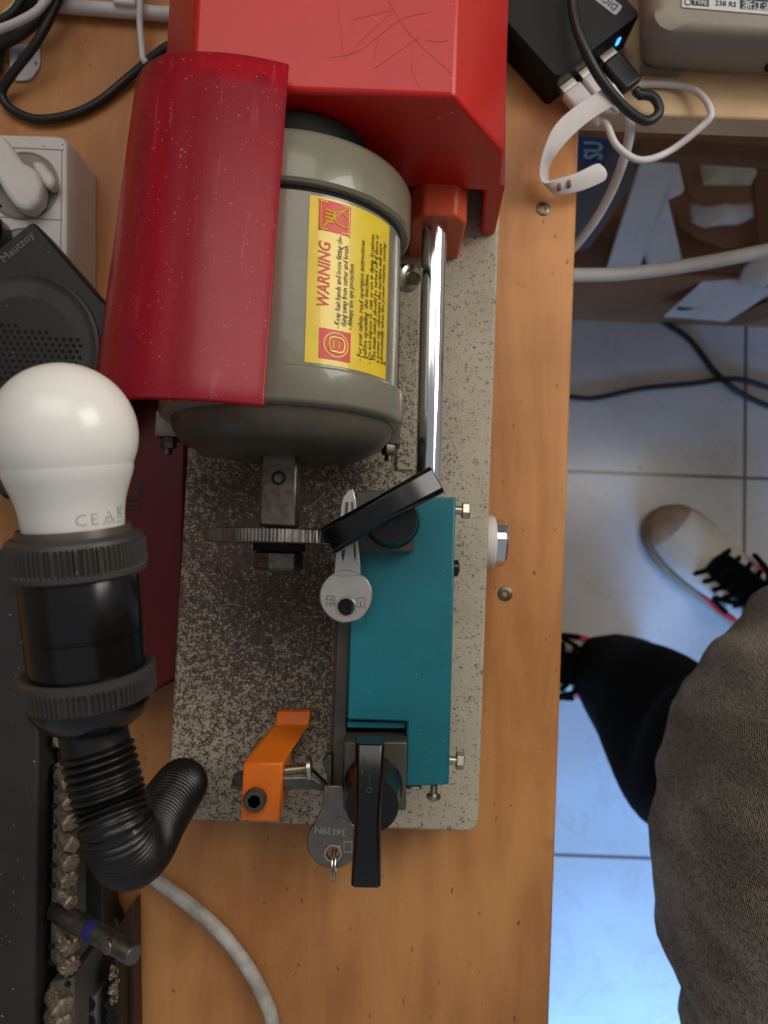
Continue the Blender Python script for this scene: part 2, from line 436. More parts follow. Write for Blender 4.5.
# push button on the right side
kc = P(484, 542, 0.022); mb = MB(); ax = Vector((1, 0.0, 0))
mb.lathe([(0.0145, 0.0), (0.0150, 0.001), (0.0150, 0.0045), (0.0140, 0.0055)], kc, ax, 40); sb = obj('push_button', mb, M['white_plastic'], mc, label='white collar of the side button')
mb = MB(); mb.lathe([(0.0136, 0.0056), (0.0136, 0.0105), (0.0126, 0.0117), (0.0118, 0.0117), (0.011, 0.0105)], kc, ax, 40); obj('chrome_cap', mb, M['chrome'], sb, label='chrome button cap')

# red housing
def hring(fr_y, xl, xr, z, by=0.40): return [Vector((xl, fr_y, T + z)), Vector((xr, fr_y, T + z)), Vector((xr, by, T + z)), Vector((xl, by, T + z))]
bR = P(495, 237, ZP); lipz, z1, z2 = ZP + 0.051, ZP + 0.080, ZP + 0.122
mR, mL = P(504, 153, z1), P(161, 153, z1); tR, tL = P(455, 97, z2), P(190, 97, z2)
lR = bR.lerp(mR, 0.051 / 0.08); lL = Vector((mL.x - 0.004, lR.y, 0)); bL = Vector((mL.x - 0.008, bR.y, 0))
mb = MB()
mb.loft([hring(lR.y, lL.x, lR.x, lipz), hring(mR.y, mL.x, mR.x, z1), hring(tR.y, tL.x, tR.x, z2)])
wd = 0.008
for xb, xl_, s in ((bR.x, lR.x, -1), (bL.x, lL.x, 1)):
    def sk(x, y, z): return [Vector((x, y, T + z)), Vector((x, 0.40, T + z)), Vector((x + s * wd, 0.40, T + z)), Vector((x + s * wd, y, T + z))]
    mb.loft([sk(xb, bR.y, ZP + 0.0005), sk(xl_, lR.y, lipz)])
hs = obj('housing', mb, M['red'], mc, bevel=0.0022, seg=3)
# scratches on the housing lid: thin scored lines
mb = MB()
def scratch(pts, wpx=0.5):
    pts = smoothpath([P(x, y, z2 + 0.0002) for x, y in pts], 6)
    mb.tube(pts, 0.00005, 4)
for s_ in ([(338, 0), (342, 40), (346, 58), (362, 40), (390, 14)], [(388, 0), (410, 34), (452, 74)], [(330, 58), (360, 50), (400, 20), (430, 12)], [(372, 70), (398, 52), (420, 36)], [(414, 44), (412, 70), (420, 88)], [(425, 40), (440, 42), (448, 40)], [(352, 20), (392, 10)], [(374, 60), (378, 40)]): scratch(s_)
obj('lid_scratches', mb, mat('scored_red', (146, 44, 38), 0.6), hs)

# motor: a horizontal drum running into the housing
AZ = ZP + 0.062
mf = P(283, 437, AZ); mbk = P(291, 205, AZ)
ad = (mbk - mf); ad.z = 0; ML = ad.length; ad.normalize()
mf.z = T + AZ
def yat(px, py, z): return (P(px, py, z) - mf).dot(ad)
rf0, rf1 = yat(403, 427, AZ), yat(403, 396, AZ)
rb0, rb1 = yat(412, 243, AZ), yat(412, 198, AZ)
R0, R1 = 0.0552, 0.0520
motor_back = (tR.y - mf.y) - 0.004
mb = MB(); mb.lathe([(R1, rf1 - 0.004), (R1, rb0 + 0.004)], mf, ad, 96)
mo = obj('motor', mb, M['grey_paint'], mc)
mb = MB(); mb.lathe([(R0 - 0.003, rf0 - 0.001), (R0 - 0.0008, rf0), (R0, rf0 + 0.0012), (R0, rf1 - 0.001), (R0 - 0.0008, rf1), (R1, rf1 + 0.0004)], mf, ad, 96); obj('front_band', mb, M['grey_paint'], mo)
mb = MB(); mb.lathe([(R1, rb0), (R0 - 0.0002, rb0 + 0.0004), (R0 + 0.0010, rb0 + 0.0016), (R0 + 0.0012, rb1 - 0.003), (R0 - 0.0005, rb1), (R0 - 0.006, rb1 + 0.003), (R0 - 0.016, rb1 + 0.007)], mf, ad, 96); obj('rear_flange', mb, M['grey_paint'], mo)
mb = MB(); mb.lathe([(R1 + 0.0003, rb0 - 0.0016), (R1 + 0.0003, rb0 + 0.001)], mf, ad, 96); obj('gasket', mb, M['black_hole'], mo, label='black seam before the rear flange')
mb = MB(); mb.lathe([(0.013, rf0 - 0.0165), (0.028, rf0 - 0.0160), (0.038, rf0 - 0.0145), (0.0455, rf0 - 0.0105), (0.0495, rf0 - 0.005), (0.0505, rf0 + 0.001)], mf, ad, 96); obj('end_bell', mb, M['grey_dark'], mo, label='dusty rounded front cap')
mb = MB(); mb.lathe([(0.031, rb1 + 0.001), (0.031, motor_back + 0.002)], mf + Vector((0.005, 0, 0.019)), ad, 64); obj('pulley_hole', mb, M['black_hole'], mo, label='black round opening behind the motor')
# feet bolts
for (px, py, z) in ((389, 445, 0.070), (170, 438, 0.080)):
    mb = MB(); p = P(px, py, z); mb.box(p + Vector((0, 0.006, -0.004)), (0.011, 0.012, 0.020)); hexbolt(mb, p + Vector((0, 0.0, 0.002)), (0, -1, 0), 0.0040, 0.0055, 0.0); mb.cyl(p + Vector((0, -0.005, 0.002)), p + Vector((0, -0.0085, 0.002)), 0.002)
    obj('clamp_bolt', mb, M['dark_steel'], mo)
p = P(405, 278, 0.070); mb = MB(); mb.lathe([(0.007, 0), (0.007, 0.004), (0.0055, 0.005), (0.0035, 0.005), (0.003, 0.009)], p, (0.6, -0.3, 0.7), 24); obj('side_bolt', mb, M['zinc'], mo)
mb = MB(); mb.box(((mf.x + ad.x * 0.06), mf.y + 0.075, T + ZP + 0.007), (0.05, 0.10, 0.013)); obj('motor_cradle', mb, M['black_metal'], mc, bevel=0.001)
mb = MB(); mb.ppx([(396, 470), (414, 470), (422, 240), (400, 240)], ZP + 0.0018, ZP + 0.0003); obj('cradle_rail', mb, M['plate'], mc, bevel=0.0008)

# warning label, wrapped on the drum
th0, th1 = math.radians(16), math.radians(63)
ls0, ls1 = yat(306, 380, AZ + 0.045), yat(306, 196, AZ + 0.045)
ls0 = rf1 + 0.0015; ls1 = rb0 - 0.003
sx = Vector((ad.y, -ad.x, 0))
LW = (th1 - th0) * R1; LH = ls1 - ls0
def onlabel(s, t, off=0.0002):      # s: along the drum from the front, t: round the drum from the left (both 0..1)
    th = th0 + (th1 - th0) * t
    return mf + ad * (ls0 + LH * s) + (sx * math.sin(th) + Vector((0, 0, 1)) * math.cos(th)) * (R1 + off)
def labelquad(mb, s0, s1, t0, t1, off, n=10):
    g = [[mb.b.verts.new(onlabel(s0 + (s1 - s0) * i, t0 + (t1 - t0) * k / n, off)) for k in range(n + 1)] for i in (0, 1)]
    for k in range(n): mb.b.faces.new((g[0][k], g[0][k + 1], g[1][k + 1], g[1][k]))
mb = MB(); labelquad(mb, 0, 1, 0, 1, 0.0002, 16); obj('warning_label', mb, M['yellow'], mo, label='yellow warning label')
def ltext(body, s, t, size, bold=0.0, shear=0.0, off=0.00045, res=2):
    mb = text_mb(body, size, lambda x, y: Vector((x, y, 0)), bold, res=res, shear=shear)
    return mb, s, t
def place_text(mb, s, t, off=0.00045, fit=None):
    xs = [v.co.x for v in mb.b.verts]; W = max(xs)
    k = 1.0 if fit is None else fit * LH / W
    for v in mb.b.verts:
        v.co = onlabel(s + v.co.x * k / LH, t - v.co.y / LW, off)
    return mb
red = MB()
labelquad(red, 0.80, 0.985, 0.09, 0.42, 0.0004); labelquad(red, 0.035, 0.215, 0.13, 0.46, 0.0004)
m1 = text_mb('WARNING', 0.0072, lambda x, y: Vector((x, y, 0)), 0.0001, shear=0.18); join(red, place_text(m1, 0.335, 0.215, fit=0.40))
obj('red_print', red, M['label_red'], mo, label='red WARNING lettering and pictogram squares')
blk = MB()
for body, s, t, fit in (('- Keep hair,hands and loose fitting clo-', 0.225, 0.335, 0.565), ('thing away from cutter and brush.', 0.245, 0.405, 0.50), ('- Always use eye protection.', 0.235, 0.475, 0.41),
                        ('- For your safety, read operation instructions', 0.06, 0.60, 0.75), ('before operating  this machine.', 0.085, 0.665, 0.53), ('- Do not expose to  rain or use in damp locations.', 0.06, 0.73, 0.82),
                        ('The main switch should be turned off if there is', 0.085, 0.795, 0.80), ('a power cut, otherwise the machine will start', 0.085, 0.86, 0.76), ('automatically when the power returns, causing', 0.085, 0.925, 0.78), ('da', 0.085, 0.985, 0.03)):
    join(blk, place_text(text_mb(body, 0.0036, lambda x, y: Vector((x, y, 0)), 0.00002, res=1, shear=0.15), s, t, fit=fit))
obj('small_print', blk, M['label_black'], mo, label='small black safety text')
pic = MB()
def lstroke(pts, r=0.00030): pic.tube(smoothpath([onlabel(s, t, 0.0005) for s, t in pts], 5), r, 5)
def lsq(s0, s1, t0, t1): lstroke([(s0, t0), (s0, t0), (s1, t0), (s1, t0), (s1, t1), (s1, t1), (s0, t1), (s0, t1), (s0, t0)], 0.0002)
lsq(0.81, 0.975, 0.11, 0.40)
lstroke([(0.82, 0.13), (0.90, 0.26), (0.965, 0.38)], 0.0003)
lstroke([(0.845, 0.39), (0.85, 0.30), (0.875, 0.25), (0.92, 0.25), (0.93, 0.33), (0.90, 0.39)], 0.00035)
for k in range(4): lstroke([(0.855 + 0.022 * k, 0.24), (0.855 + 0.024 * k, 0.15)], 0.00040)
obj('hand_pictogram', pic, M['yellow'], mo, label='yellow crossed hand pictogram')
pic = MB()
for rr in (1.0,):
    lstroke([(0.125 + 0.072 * math.cos(u * PI / 8), 0.30 + 0.125 * math.sin(u * PI / 8)) for u in range(17)], 0.0003)
lstroke([(0.085, 0.25), (0.085, 0.36), (0.125, 0.39), (0.165, 0.36), (0.165, 0.25), (0.125, 0.23), (0.085, 0.25)], 0.00045)
lstroke([(0.10, 0.27), (0.15, 0.27)], 0.0004); lstroke([(0.10, 0.33), (0.15, 0.33)], 0.0003)
obj('goggles_pictogram', pic, M['yellow'], mo, label='yellow goggled face pictogram')

# red clear shield over the motor
zt, zb = ZP + 0.1275, ZP + 0.1510
def shield_row(f):
    z = zt + (zb - zt) * f
    rt = P(289 - 25 * f, 66 + 341 * f, z); lf = P(190 - 28 * f, 53 + 346 * f, z); ed = P(119 - 56 * f, 62 + 330 * f, z)
    row = []
    u = lf - rt; 
    for k in range(9): row.append(rt + u * (k / 8) + Vector((0, 0, 0.002 * math.sin(PI * k / 8))))
    r = (lf.x - ed.x) * 1.22
    for k in range(1, 15):
        th = math.radians(100) * k / 14
        dl = Vector((-math.sin(th) * r * 0.93, 0, -(1 - math.cos(th)) * r * 1.25))
        row.append(lf + dl)
    return row
mb = MB(); rows = [shield_row(i / 12) for i in range(13)]; mb.loft(rows, closed=False)
obj('shield', mb, M['shield'], mc, solid=0.0026, label='curved clear red plastic shield', bevel=0.0006)
mb = MB()
for x, y in ((215, 84), (262, 88)):
    p = P(x, y, ZP + 0.125); mb.cyl(Vector((p.x, p.y, T + z2 - 0.001)), Vector((p.x, p.y, T + ZP + 0.129)), 0.003)
obj('shield_post', mb, M['dark_steel'], mc)
# low red side tray along the left of the base
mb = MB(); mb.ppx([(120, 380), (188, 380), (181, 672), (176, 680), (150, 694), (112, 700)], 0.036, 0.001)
sd = obj('side_tray', mb, mat('dark_tray_red', (84, 2, 8), 0.4, spec=0.3), mc, bevel=0.002)  # one even dark red, deeper than the housing
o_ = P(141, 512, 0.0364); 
mb = text_mb('IC', 0.018, lambda x, y: o_ + Vector((-y, x, 0)), 0.0003); obj('tray_lettering', mb, M['dark_print'], sd)

# spindle, cutter, nut
sc_ = Vector((mf.x, mf.y, mf.z)); sp0 = yat(282, 458, AZ + 0.01)
y0, y1 = yat(284, 534, AZ), rf0 - 0.012
rotm = Matrix(((sx.x, ad.x, 0), (sx.y, ad.y, 0), (0, 0, 1)))
mb = MB(); mb.box(mf + ad * ((y0 + y1) / 2 + 0.002), (0.0165, y1 - y0 - 0.002, 0.019), rotm)
sp = obj('spindle', mb, M['dark_steel'], mc, bevel=0.0012)
ssp = mf + ad * (yat(281, 478, AZ + 0.0095)) + Vector((0, 0, 0.0095))
mb = MB(); mb.lathe([(0.0032, -0.002), (0.0032, 0.0006), (0.0022, 0.0006), (0.0016, -0.001)], ssp, (0, 0, 1), 20); obj('set_screw', mb, M['black_hole'], sp)
mb = MB(); n = 66; RW = 0.0330
def tooth(k, th): return 1.0 if k in (0, 5) else (1.0 + 0.030 * (((th * n / (2 * PI) + (0.0 if k < 3 else 0.55)) % 1.0) - 0.5))
yc = yat(280, 536, AZ + 0.02)
mb.lathe([(0.008, -0.0030), (RW - 0.001, -0.0030), (RW, -0.0026), (RW, 0.0026), (RW - 0.0012, 0.0030), (0.008, 0.0030)], mf + ad * yc, ad, n * 4, rib=tooth, x=(0, 0, 1))
obj('cutter_wheel', mb, M['steel'], sp, smooth=15, label='toothed steel cutter wheel')
mb = MB(); mb.lathe([(0.0118, -0.0065), (0.0118, -0.0030)], mf + ad * yc, ad, 32); obj('washer', mb, M['black_hole'], sp)
mb = MB(); hexbolt(mb, mf + ad * (yc - 0.0065), -ad, 0.0112, 0.0085); obj('lock_nut', mb, M['dark_steel'], sp)

# guide rod and its orange bracket
rz = ZP + 0.040
ra, rb_ = P(428, 500, rz), P(435, 205, rz)
mb = MB(); mb.cyl(ra, rb_, 0.0062, 40); obj('guide_rod', mb, M['chrome'], mc, label='polished chrome guide rod')
o = P(438, 222, rz)
mb = MB(); prof = [(-0.014, -0.0397), (0.014, -0.0397), (0.014, 0.004), (0.008, 0.012), (-0.008, 0.012), (-0.014, 0.004)]
yf = P(440, 227, rz).y
mb.loft([[Vector((o.x + x, y, T + rz + z)) for x, z in prof] for y in (yf, yf + 0.026)])
obj('rod_bracket', mb, M['orange_red'], mc, bevel=0.0015)

# teal carriage
ZC = ZP + 0.050
mb = MB(); mb.ppx([(353, 499), (456, 497), (449, 785), (405, 787), (407, 722), (347, 720)], ZC, ZP + 0.003)
ca = obj('carriage', mb, M['teal'], mc, bevel=0.0010)
mb = MB(); mb.ppx([(347, 721), (406, 722), (406, 729), (347, 728)], ZC - 0.004, ZP + 0.010); obj('notch_lip', mb, M['teal'], ca, bevel=0.0006)
mb = MB(); mb.ppx([(340, 556), (353, 556), (346, 735), (342, 802), (332, 802), (333, 735)], ZC - 0.006, ZP + 0.006); obj('jaw_rail', mb, M['black_metal'], ca, bevel=0.0006)
mb = MB(); mb.ppx([(336, 590), (340, 590), (333, 796), (328, 796)], ZC - 0.010, ZP + 0.010); obj('rail_edge', mb, mat('rusty_steel', (96, 70, 62), 0.5, metal=0.5, var=0.3), ca)
for (x, y, z, kind) in ((455, 510, ZC - 0.006, 0), (449, 760, ZC - 0.006, 0)):
    mb = MB(); hexbolt(mb, P(x, y, z), (1, -0.03, 0), 0.0042, 0.0038, 0.0032, 0.0022); obj('hex_bolt', mb, M['zinc'], ca)
mb = MB(); mb.lathe([(0.0042, 0), (0.0042, 0.0022), (0.0028, 0.003)], P(453, 568, ZC - 0.010), (1, 0, 0), 20); obj('grub_screw', mb, M['black_plastic'], ca)
mb = MB(); q = P(434, 785, ZC - 0.008); mb.cyl(q, q + Vector((0, -0.0045, 0)), 0.0018, 14); mb.lathe([(0.0034, 0.0045), (0.0034, 0.006), (0.0018, 0.0072)], q, (0, -1, 0), 20); obj('pan_screw', mb, M['zinc'], ca)
mb = MB(); mb.sphere(P(414, 787, ZC - 0.006), 0.0026, (1.5, 0.6, 0.8)); obj('weld_spot', mb, M['zinc'], ca)

def clamp(outline, ztop, zbot, knob, kr, bar0, bar1, zbar, wid, tall, bow):
    mb = MB(); mb.ppx(outline, ztop, zbot); blk = obj('clamp_block', mb, M['black_metal'], mc, bevel=0.0008)
    k = P(*knob, ztop); kz = Vector((k.x, k.y, T + ztop)); top = T + zbar - tall * 0.5
    mb = MB(); mb.lathe([(kr * 1.05, 0), (kr * 1.08, 0.002), (kr, 0.004), (kr * 0.90, top - kz.z + 0.003)], kz, (0, 0, 1), 40); obj('clamp_knob', mb, M['black_plastic'], blk)
    A, B = P(*bar0, zbar), P(*bar1, zbar); u = (B - A); L = u.length; u.normalize(); v = Vector((-u.y, u.x, 0)); mb = MB(); rings = []
    sec = [(-0.5, -0.36), (-0.40, -0.5), (0.40, -0.5), (0.5, -0.36), (0.5, 0.36), (0.38, 0.5), (-0.38, 0.5), (-0.5, 0.36)]
    N = 18
    for i in range(N + 1):
        s = i / N * 2 - 1; zz = -bow * s * s
        wf = 1.0 - 0.12 * (1 - abs(s)); hf = 1.0 - 0.30 * s * s
        rings.append([A + u * (L * i / N) + v * (a * wid * wf) + Vector((0, 0, c * tall * hf + zz)) for a, c in sec])
    mb.loft(rings)
    lv = obj('clamp_lever', mb, M['black_plastic'], mc, bevel=0.0005)
    return blk, lv
_, lev1 = clamp([(356, 491), (415, 490), (414, 552), (354, 551)], ZC + 0.010, ZC - 0.001, (392, 521), 0.0118, (328, 541), (437, 479), ZC + 0.037, 0.0125, 0.019, 0.004)
blk2, lev2 = clamp([(344, 742), (407, 742), (406, 811), (343, 811)], ZC + 0.010, ZP + 0.004, (373, 784), 0.0122, (370, 742), (366, 884), ZC + 0.045, 0.0120, 0.019, 0.003)
# cast marks on the lower lever
A = P(369, 790, ZC + 0.0545); mb = MB(); mb.torus(A, (0, 0, 1), 0.0010, 0.0002, 16, 5); mb.tube([A + Vector((0, 0.002, 0)), A + Vector((0, 0.006, 0))], 0.0002, 5); mb.tube([A + Vector((-0.003, 0.006, 0)), A + Vector((-0.002, 0.011, 0)), A + Vector((-0.003, 0.013, 0))], 0.0003, 5); obj('cast_mark', mb, M['black_metal'], lev2)

# orange tracer bracket
ZB = ZP + 0.055
def br(px, py, z): return P(px, py, z)
L0 = [br(277, 711, ZP + 0.006), br(275, 725, ZP + 0.010), br(243, 763, ZB), br(240, 821, ZB)]
R_ = [br(311, 711, ZP + 0.006), br(309, 726, ZP + 0.010), br(283, 763, ZB), br(279, 822, ZB)]
mb = MB(); lo = [ZP + 0.0002, ZP + 0.0002, ZP + 0.0002, ZP + 0.0002]
lo = [ZP + 0.0002, ZP + 0.0002, ZP + 0.018, ZP + 0.022]
rings = []
for l, r, z in zip(L0, R_, lo): rings.append([l, r, Vector((r.x, r.y, T + z)), Vector((l.x, l.y, T + z))])
mb.loft(rings); tr = obj('tracer_bracket', mb, M['orange'], mc, bevel=0.0008)
q = P(256, 798, ZB); mb = MB(); mb.lathe([(0.0050, -0.002), (0.0052, 0.0042), (0.0046, 0.0052), (0.0030, 0.0052)], q, (0, 0, 1), 28); mb.lathe([(0.0031, 0.0052), (0.0026, 0.002), (0.0001, 0.0015)], q, (0, 0, 1), 6); obj('socket_screw', mb, M['black_metal'], tr)
zp_ = ZB - 0.010; pa, pb = P(233, 781, zp_), P(312, 779, zp_); tip = P(331, 790, zp_ + 0.001)
mb = MB(); u = (pb - pa).normalized()
def sec(p, w_, h_): return [p + Vector((0, w_, -h_)), p + Vector((0, w_, h_ * 0.5)), p + Vector((0, w_ * 0.4, h_)), p + Vector((0, -w_ * 0.4, h_)), p + Vector((0, -w_, h_ * 0.5)), p + Vector((0, -w_, -h_))]
mb.loft([sec(pa - u * 0.0, 0.0030, 0.003), sec(pa + u * 0.004, 0.0042, 0.004), sec(pb, 0.0042, 0.004), sec(tip, 0.0012, 0.002)]); obj('tracer_pin', mb, M['dark_steel'], tr, bevel=0.0004)
mb = MB(); s0, s1 = P(282, 771, zp_ + 0.002), P(309, 768, zp_ + 0.002); uu = (s1 - s0).normalized()
mb.tube([s0 + (s1 - s0) * (i / 24) for i in range(25)], 0.0024, 14, rfun=lambda l, Lt: 0.0026 if int(l / Lt * 24 + 0.5) % 2 else 0.0021); mb.cyl(s1 - uu * 0.0005, s1 + uu * 0.0012, 0.0058, 24); obj('adjusting_screw', mb, M['zinc'], tr)
mb = MB(); mb.ppx([(322, 762), (329, 755), (332, 756), (332, 800), (326, 810), (327, 775)], ZC - 0.003, ZC - 0.012); obj('jaw_stop', mb, M['dark_steel'], ca, bevel=0.0004)

# ------------------------------------------------------------------ keys (held by the clamps)
def key(name, label, bow_c, bowr, hole, holer, blade, zk, m, th=0.0024, group='keys in the clamps'):
    root = thing(name, label, 'key', P(*bow_c, zk), group)
    H = P(*hole, zk); bc = P(*bow_c, zk); R = bowr
    N = 48; outer = []
    bl = [P(x, y, zk) for x, y in blade]
    a0 = math.atan2(bl[0].y - bc.y, bl[0].x - bc.x); a1 = math.atan2(bl[-1].y - bc.y, bl[-1].x - bc.x)
    if a1 < a0: a1 += 2 * PI
    sp_ = a0 + 2 * PI - a1
    ang = [a1 + sp_ * i / N for i in range(N + 1)]
    # bow plate with a round hole, as bridged rings; blade joined on
    mb = MB(); top = []; 
    full = [2 * PI * i / 64 for i in range(64)]
    o_r = [bc + Vector((math.cos(t), math.sin(t), 0)) * R for t in full]
    i_r = [H + Vector((math.cos(t), math.sin(t), 0)) * holer for t in full]
    rings = [[p + Vector((0, 0, 0)) for p in i_r], [bc + (p - bc) * 0.955 for p in o_r], [p + Vector((0, 0, -0.0005)) for p in o_r], [p + Vector((0, 0, -th)) for p in o_r], [p + Vector((0, 0, -th)) for p in i_r], i_r]
    mb.loft(rings, cap=False)
    bow = obj('bow', mb, m, root, smooth=25)
    mb = MB(); lo_ = [Vector((p.x, p.y, p.z - th)) for p in bl]; mb.loft([lo_, [p - Vector((0, 0, 0.0002)) for p in bl]]); bld = obj('blade', mb, m, root, bevel=0.0003)
    return root, bow, bld
ZK = ZC + 0.0115
root, bow, bld = key('key', 'bright silver key clamped beneath the upper tilted lever', (346, 596), 0.0121, (346, 607), 0.0038, [(361, 575), (360, 560), (356, 500), (353, 489), (348, 490), (343, 497), (341, 505), (335, 560), (334, 575)], ZK, M['nickel'])
mb = MB(); 
for xs, hw in (((347, 343), 1.6), ((352, 355), 1.1)):
    for y0_, y1_ in ((502, 562),):
        mb.ppx([(xs[0] - hw, y0_), (xs[0] + hw, y0_), (xs[1] + hw, y1_ - 6), (xs[1], y1_), (xs[1] - hw, y1_ - 6)], ZK + 0.00008, ZK - 0.0002)
obj('blade_groove', mb, M['etch'], bld)
c0 = P(346, 607, ZK); mb = MB(); mb.torus(c0 + Vector((0, 0, 0.0001)), (0, 0, 1), 0.0042, 0.00045, 40, 6); obj('hole_rim', mb, M['nickel'], bow)
mb = MB()
def kt(body, px, py, size, rot=0.0, z=ZK, dst=None):
    o_ = P(px, py, z) + Vector((0, 0, 0.0001)); c, s = math.cos(rot), math.sin(rot)
    join(dst, text_mb(body, size, lambda x, y: o_ + Vector((x * c - y * s, x * s + y * c, 0)), 0.00003))
kt('ZZJ', 325, 600, 0.0030, dst=mb); kt('HH', 326, 606, 0.0030, dst=mb); kt('J', 359.5, 606, 0.0030, dst=mb)
q = [P(x, y, ZK) for x, y in ((357, 598), (365, 598), (365, 607), (357, 607))]
for i in range(4): mb.tube([q[i], q[(i + 1) % 4]], 0.00018, 4)
obj('stamped_marks', mb, M['etch'], bow)
mb = MB(); mb.tube(smoothpath([P(x, y, ZK) + Vector((0, 0, 0.0001)) for x, y in ((332, 575), (340, 576), (352, 576), (360, 575))], 4), 0.00012, 4); obj('shoulder_line', mb, M['etch'], bow)

root, bow, bld = key('key', 'dull silver key with a wire ring under the lower lever', (333, 842), 0.0119, (333, 853), 0.0030, [(353, 824), (349, 816), (345, 808), (343, 786), (324, 786), (322, 808), (318, 816), (313, 824)], ZK - 0.004, M['key_dark'])
mb = MB(); kt('34139N', 346.5, 829, 0.0044, PI - ROLL, ZK - 0.004, mb); obj('stamped_number', mb, M['zinc'], bow)
mb = MB(); q = [P(x, y, ZK - 0.0038) for x, y in ((344, 842), (352, 842), (352, 852), (344, 852))]
for i in range(4): mb.tube([q[i], q[(i + 1) % 4]], 0.00025, 4)
obj('stamped_square', mb, M['zinc'], bow)
c0 = P(333, 853, ZK - 0.004); mb = MB(); mb.torus(c0, (0, 0, 1), 0.0036, 0.0007, 40, 6); obj('hole_rim', mb, M['nickel'], bow)
mb = MB(); mb.torus(c0 + Vector((0, -0.0058, -0.001)), (1, 0.03, 0.0), 0.0066, 0.00055, 40, 8); mb.torus(c0 + Vector((0.0012, -0.0058, -0.001)), (1, -0.02, 0.0), 0.0066, 0.00055, 40, 8)
tag(obj('key_ring', mb, M['zinc']), 'small thin wire ring hanging through the lower key hole', 'key ring')

# ------------------------------------------------------------------ gooseneck lamp
lp = thing('gooseneck_lamp', 'black gooseneck work lamp with unlit white bulb, mounted at the base corner', 'lamp', P(188, 778, ZP))
la, lb = P(90, 690, 0.193), P(66, 445, 0.207)
ld = (lb - la).normalized(); lo_ = la + ld * ((P(76, 560, 0.2) - la).dot(ld) + 0.0035)
mmv = 0.001
def LZ(prof): return [(r * mmv, h * mmv) for r, h in prof]
bulbc = 37.0; BR = 22.2
prof = []
for k in range(0, 29):
    th = math.radians(-27 + 117 * k / 28); prof.append((BR * math.cos(th) if k < 28 else 0.01, bulbc + BR * math.sin(th)))
mb = MB(); mb.lathe(LZ(prof), lo_, ld, 72); bl = obj('bulb', mb, M['bulb'], lp, label='white opal bulb globe')
bprof = [(15.3, 6.0), (15.6, 8.5), (15.9, 12), (16.5, 15.5), (17.6, 19), (18.9, 22.5), (19.75, 25.2), (19.85, 26.9), (19.3, 27.2)]
mb = MB(); mb.lathe(LZ(bprof), lo_, ld, 72); obj('bulb_neck', mb, M['bulb_base'], bl)
# marks printed round the neck
view = (CAM - lo_); side = (view - ld * view.dot(ld)).normalized(); sdx = side.cross(ld) * 1.0
if sdx.x < 0: sdx = -sdx
def rneck(h):
    for (r0, h0), (r1, h1) in zip(bprof, bprof[1:]):
        if h0 <= h <= h1: return r0 + (r1 - r0) * (h - h0) / (h1 - h0)
    return 16
def onneck(x, h):                # x: mm to the right of the facing line, round the neck
    r = rneck(h) + 0.08; th = x / r
    return lo_ + ld * (h * mmv) + (side * math.cos(th) + sdx * math.sin(th)) * (r * mmv)
mk = text_mb('C', 5.2, lambda x, y: onneck(0.2 + x, 8.9 + y)); join(mk, text_mb('E', 5.2, lambda x, y: onneck(4.8 + x, 8.9 + y)))
def nstroke(pts, r=0.00014): mk.tube([onneck(x, h) for x, h in pts], r, 4)
nstroke([(8.9, 8.9), (13.3, 8.9), (11.1, 12.8), (8.9, 8.9)]); nstroke([(9.9 , 9.8), (10.5, 11.0), (11.1, 10.2), (11.7, 11.0), (12.4, 9.8)]); nstroke([(10.1, 9.6), (11.1, 9.3), (12.1, 9.6)])
nstroke([(15.4, 9.9), (15.1, 13.4), (17.3, 13.4), (17.0, 9.9), (15.4, 9.9)]); nstroke([(14.8, 14.0), (17.6, 9.9)]); nstroke([(17.6, 14.0), (14.8, 9.9)]); nstroke([(14.9, 8.9), (17.6, 8.9)], 0.00028)
obj('printed_marks', mk, M['print_grey'], bl)
mb = MB(); mb.lathe(LZ([(16.2, 7.2), (17.2, 7.6), (17.6, 6.5), (17.9, 3.0), (19.5, 2.0)]), lo_, ld, 64); obj('socket_mouth', mb, M['black_metal'], lp, label='dusty black socket mouth')
def ribs(n, amp, ks): return lambda k, th: 1.0 + (amp * (1 if math.cos(n * th) > 0 else -1) if k in ks else 0)
mb = MB(); mb.lathe(LZ([(18.5, 5.0), (19.4, 5.0), (20.8, 4.0), (21.3, 2.8), (21.2, 2.2), (21.2, -5.2), (21.5, -5.6), (21.5, -7.2), (20.2, -8.0), (17.5, -8.2)]), lo_, ld, 320, rib=ribs(80, 0.020, (4, 5))); obj('socket_collar', mb, M['black_grey'], lp, smooth=20, label='ribbed upper collar')
mb = MB(); mb.lathe(LZ([(17.2, -6), (18.6, -8.5), (18.5, -26.2), (18.1, -26.5), (18.1, -27.1), (18.5, -27.4), (18.2, -43)]), lo_, ld, 72); obj('socket_barrel', mb, M['black_plastic'], lp, label='glossy black socket barrel')
mb = MB(); mb.lathe(LZ([(18.0, -39.6), (20.2, -39.0), (21.3, -39.8), (21.5, -41.6), (20.7, -43.2), (20.6, -48.1), (20.2, -48.6), (17, -48.8)]), lo_, ld, 320, rib=ribs(76, 0.020, (4, 5))); obj('lower_collar', mb, M['black_grey'], lp, smooth=20, label='ribbed lower collar')
mb = MB(); mb.lathe(LZ([(17, -48.1), (20.0, -48.6), (19.3, -51.6), (17.2, -55.1), (14, -57.8), (11.5, -59.2), (9, -59.6)]), lo_, ld, 72); obj('socket_cap', mb, M['black_plastic'], lp)
g0 = lo_ - ld * 0.0565
gp = [g0, g0 - ld * 0.007, P(109, 797, 0.190), P(118, 830, 0.190), P(128, 853, 0.174), P(142, 847, 0.154), P(158, 820, 0.130), P(174, 795, 0.108), P(181, 785, 0.086), P(183, 784, 0.066), P(183, 785, 0.053)]
gs = resample(smoothpath(gp, 40), 0.0003)
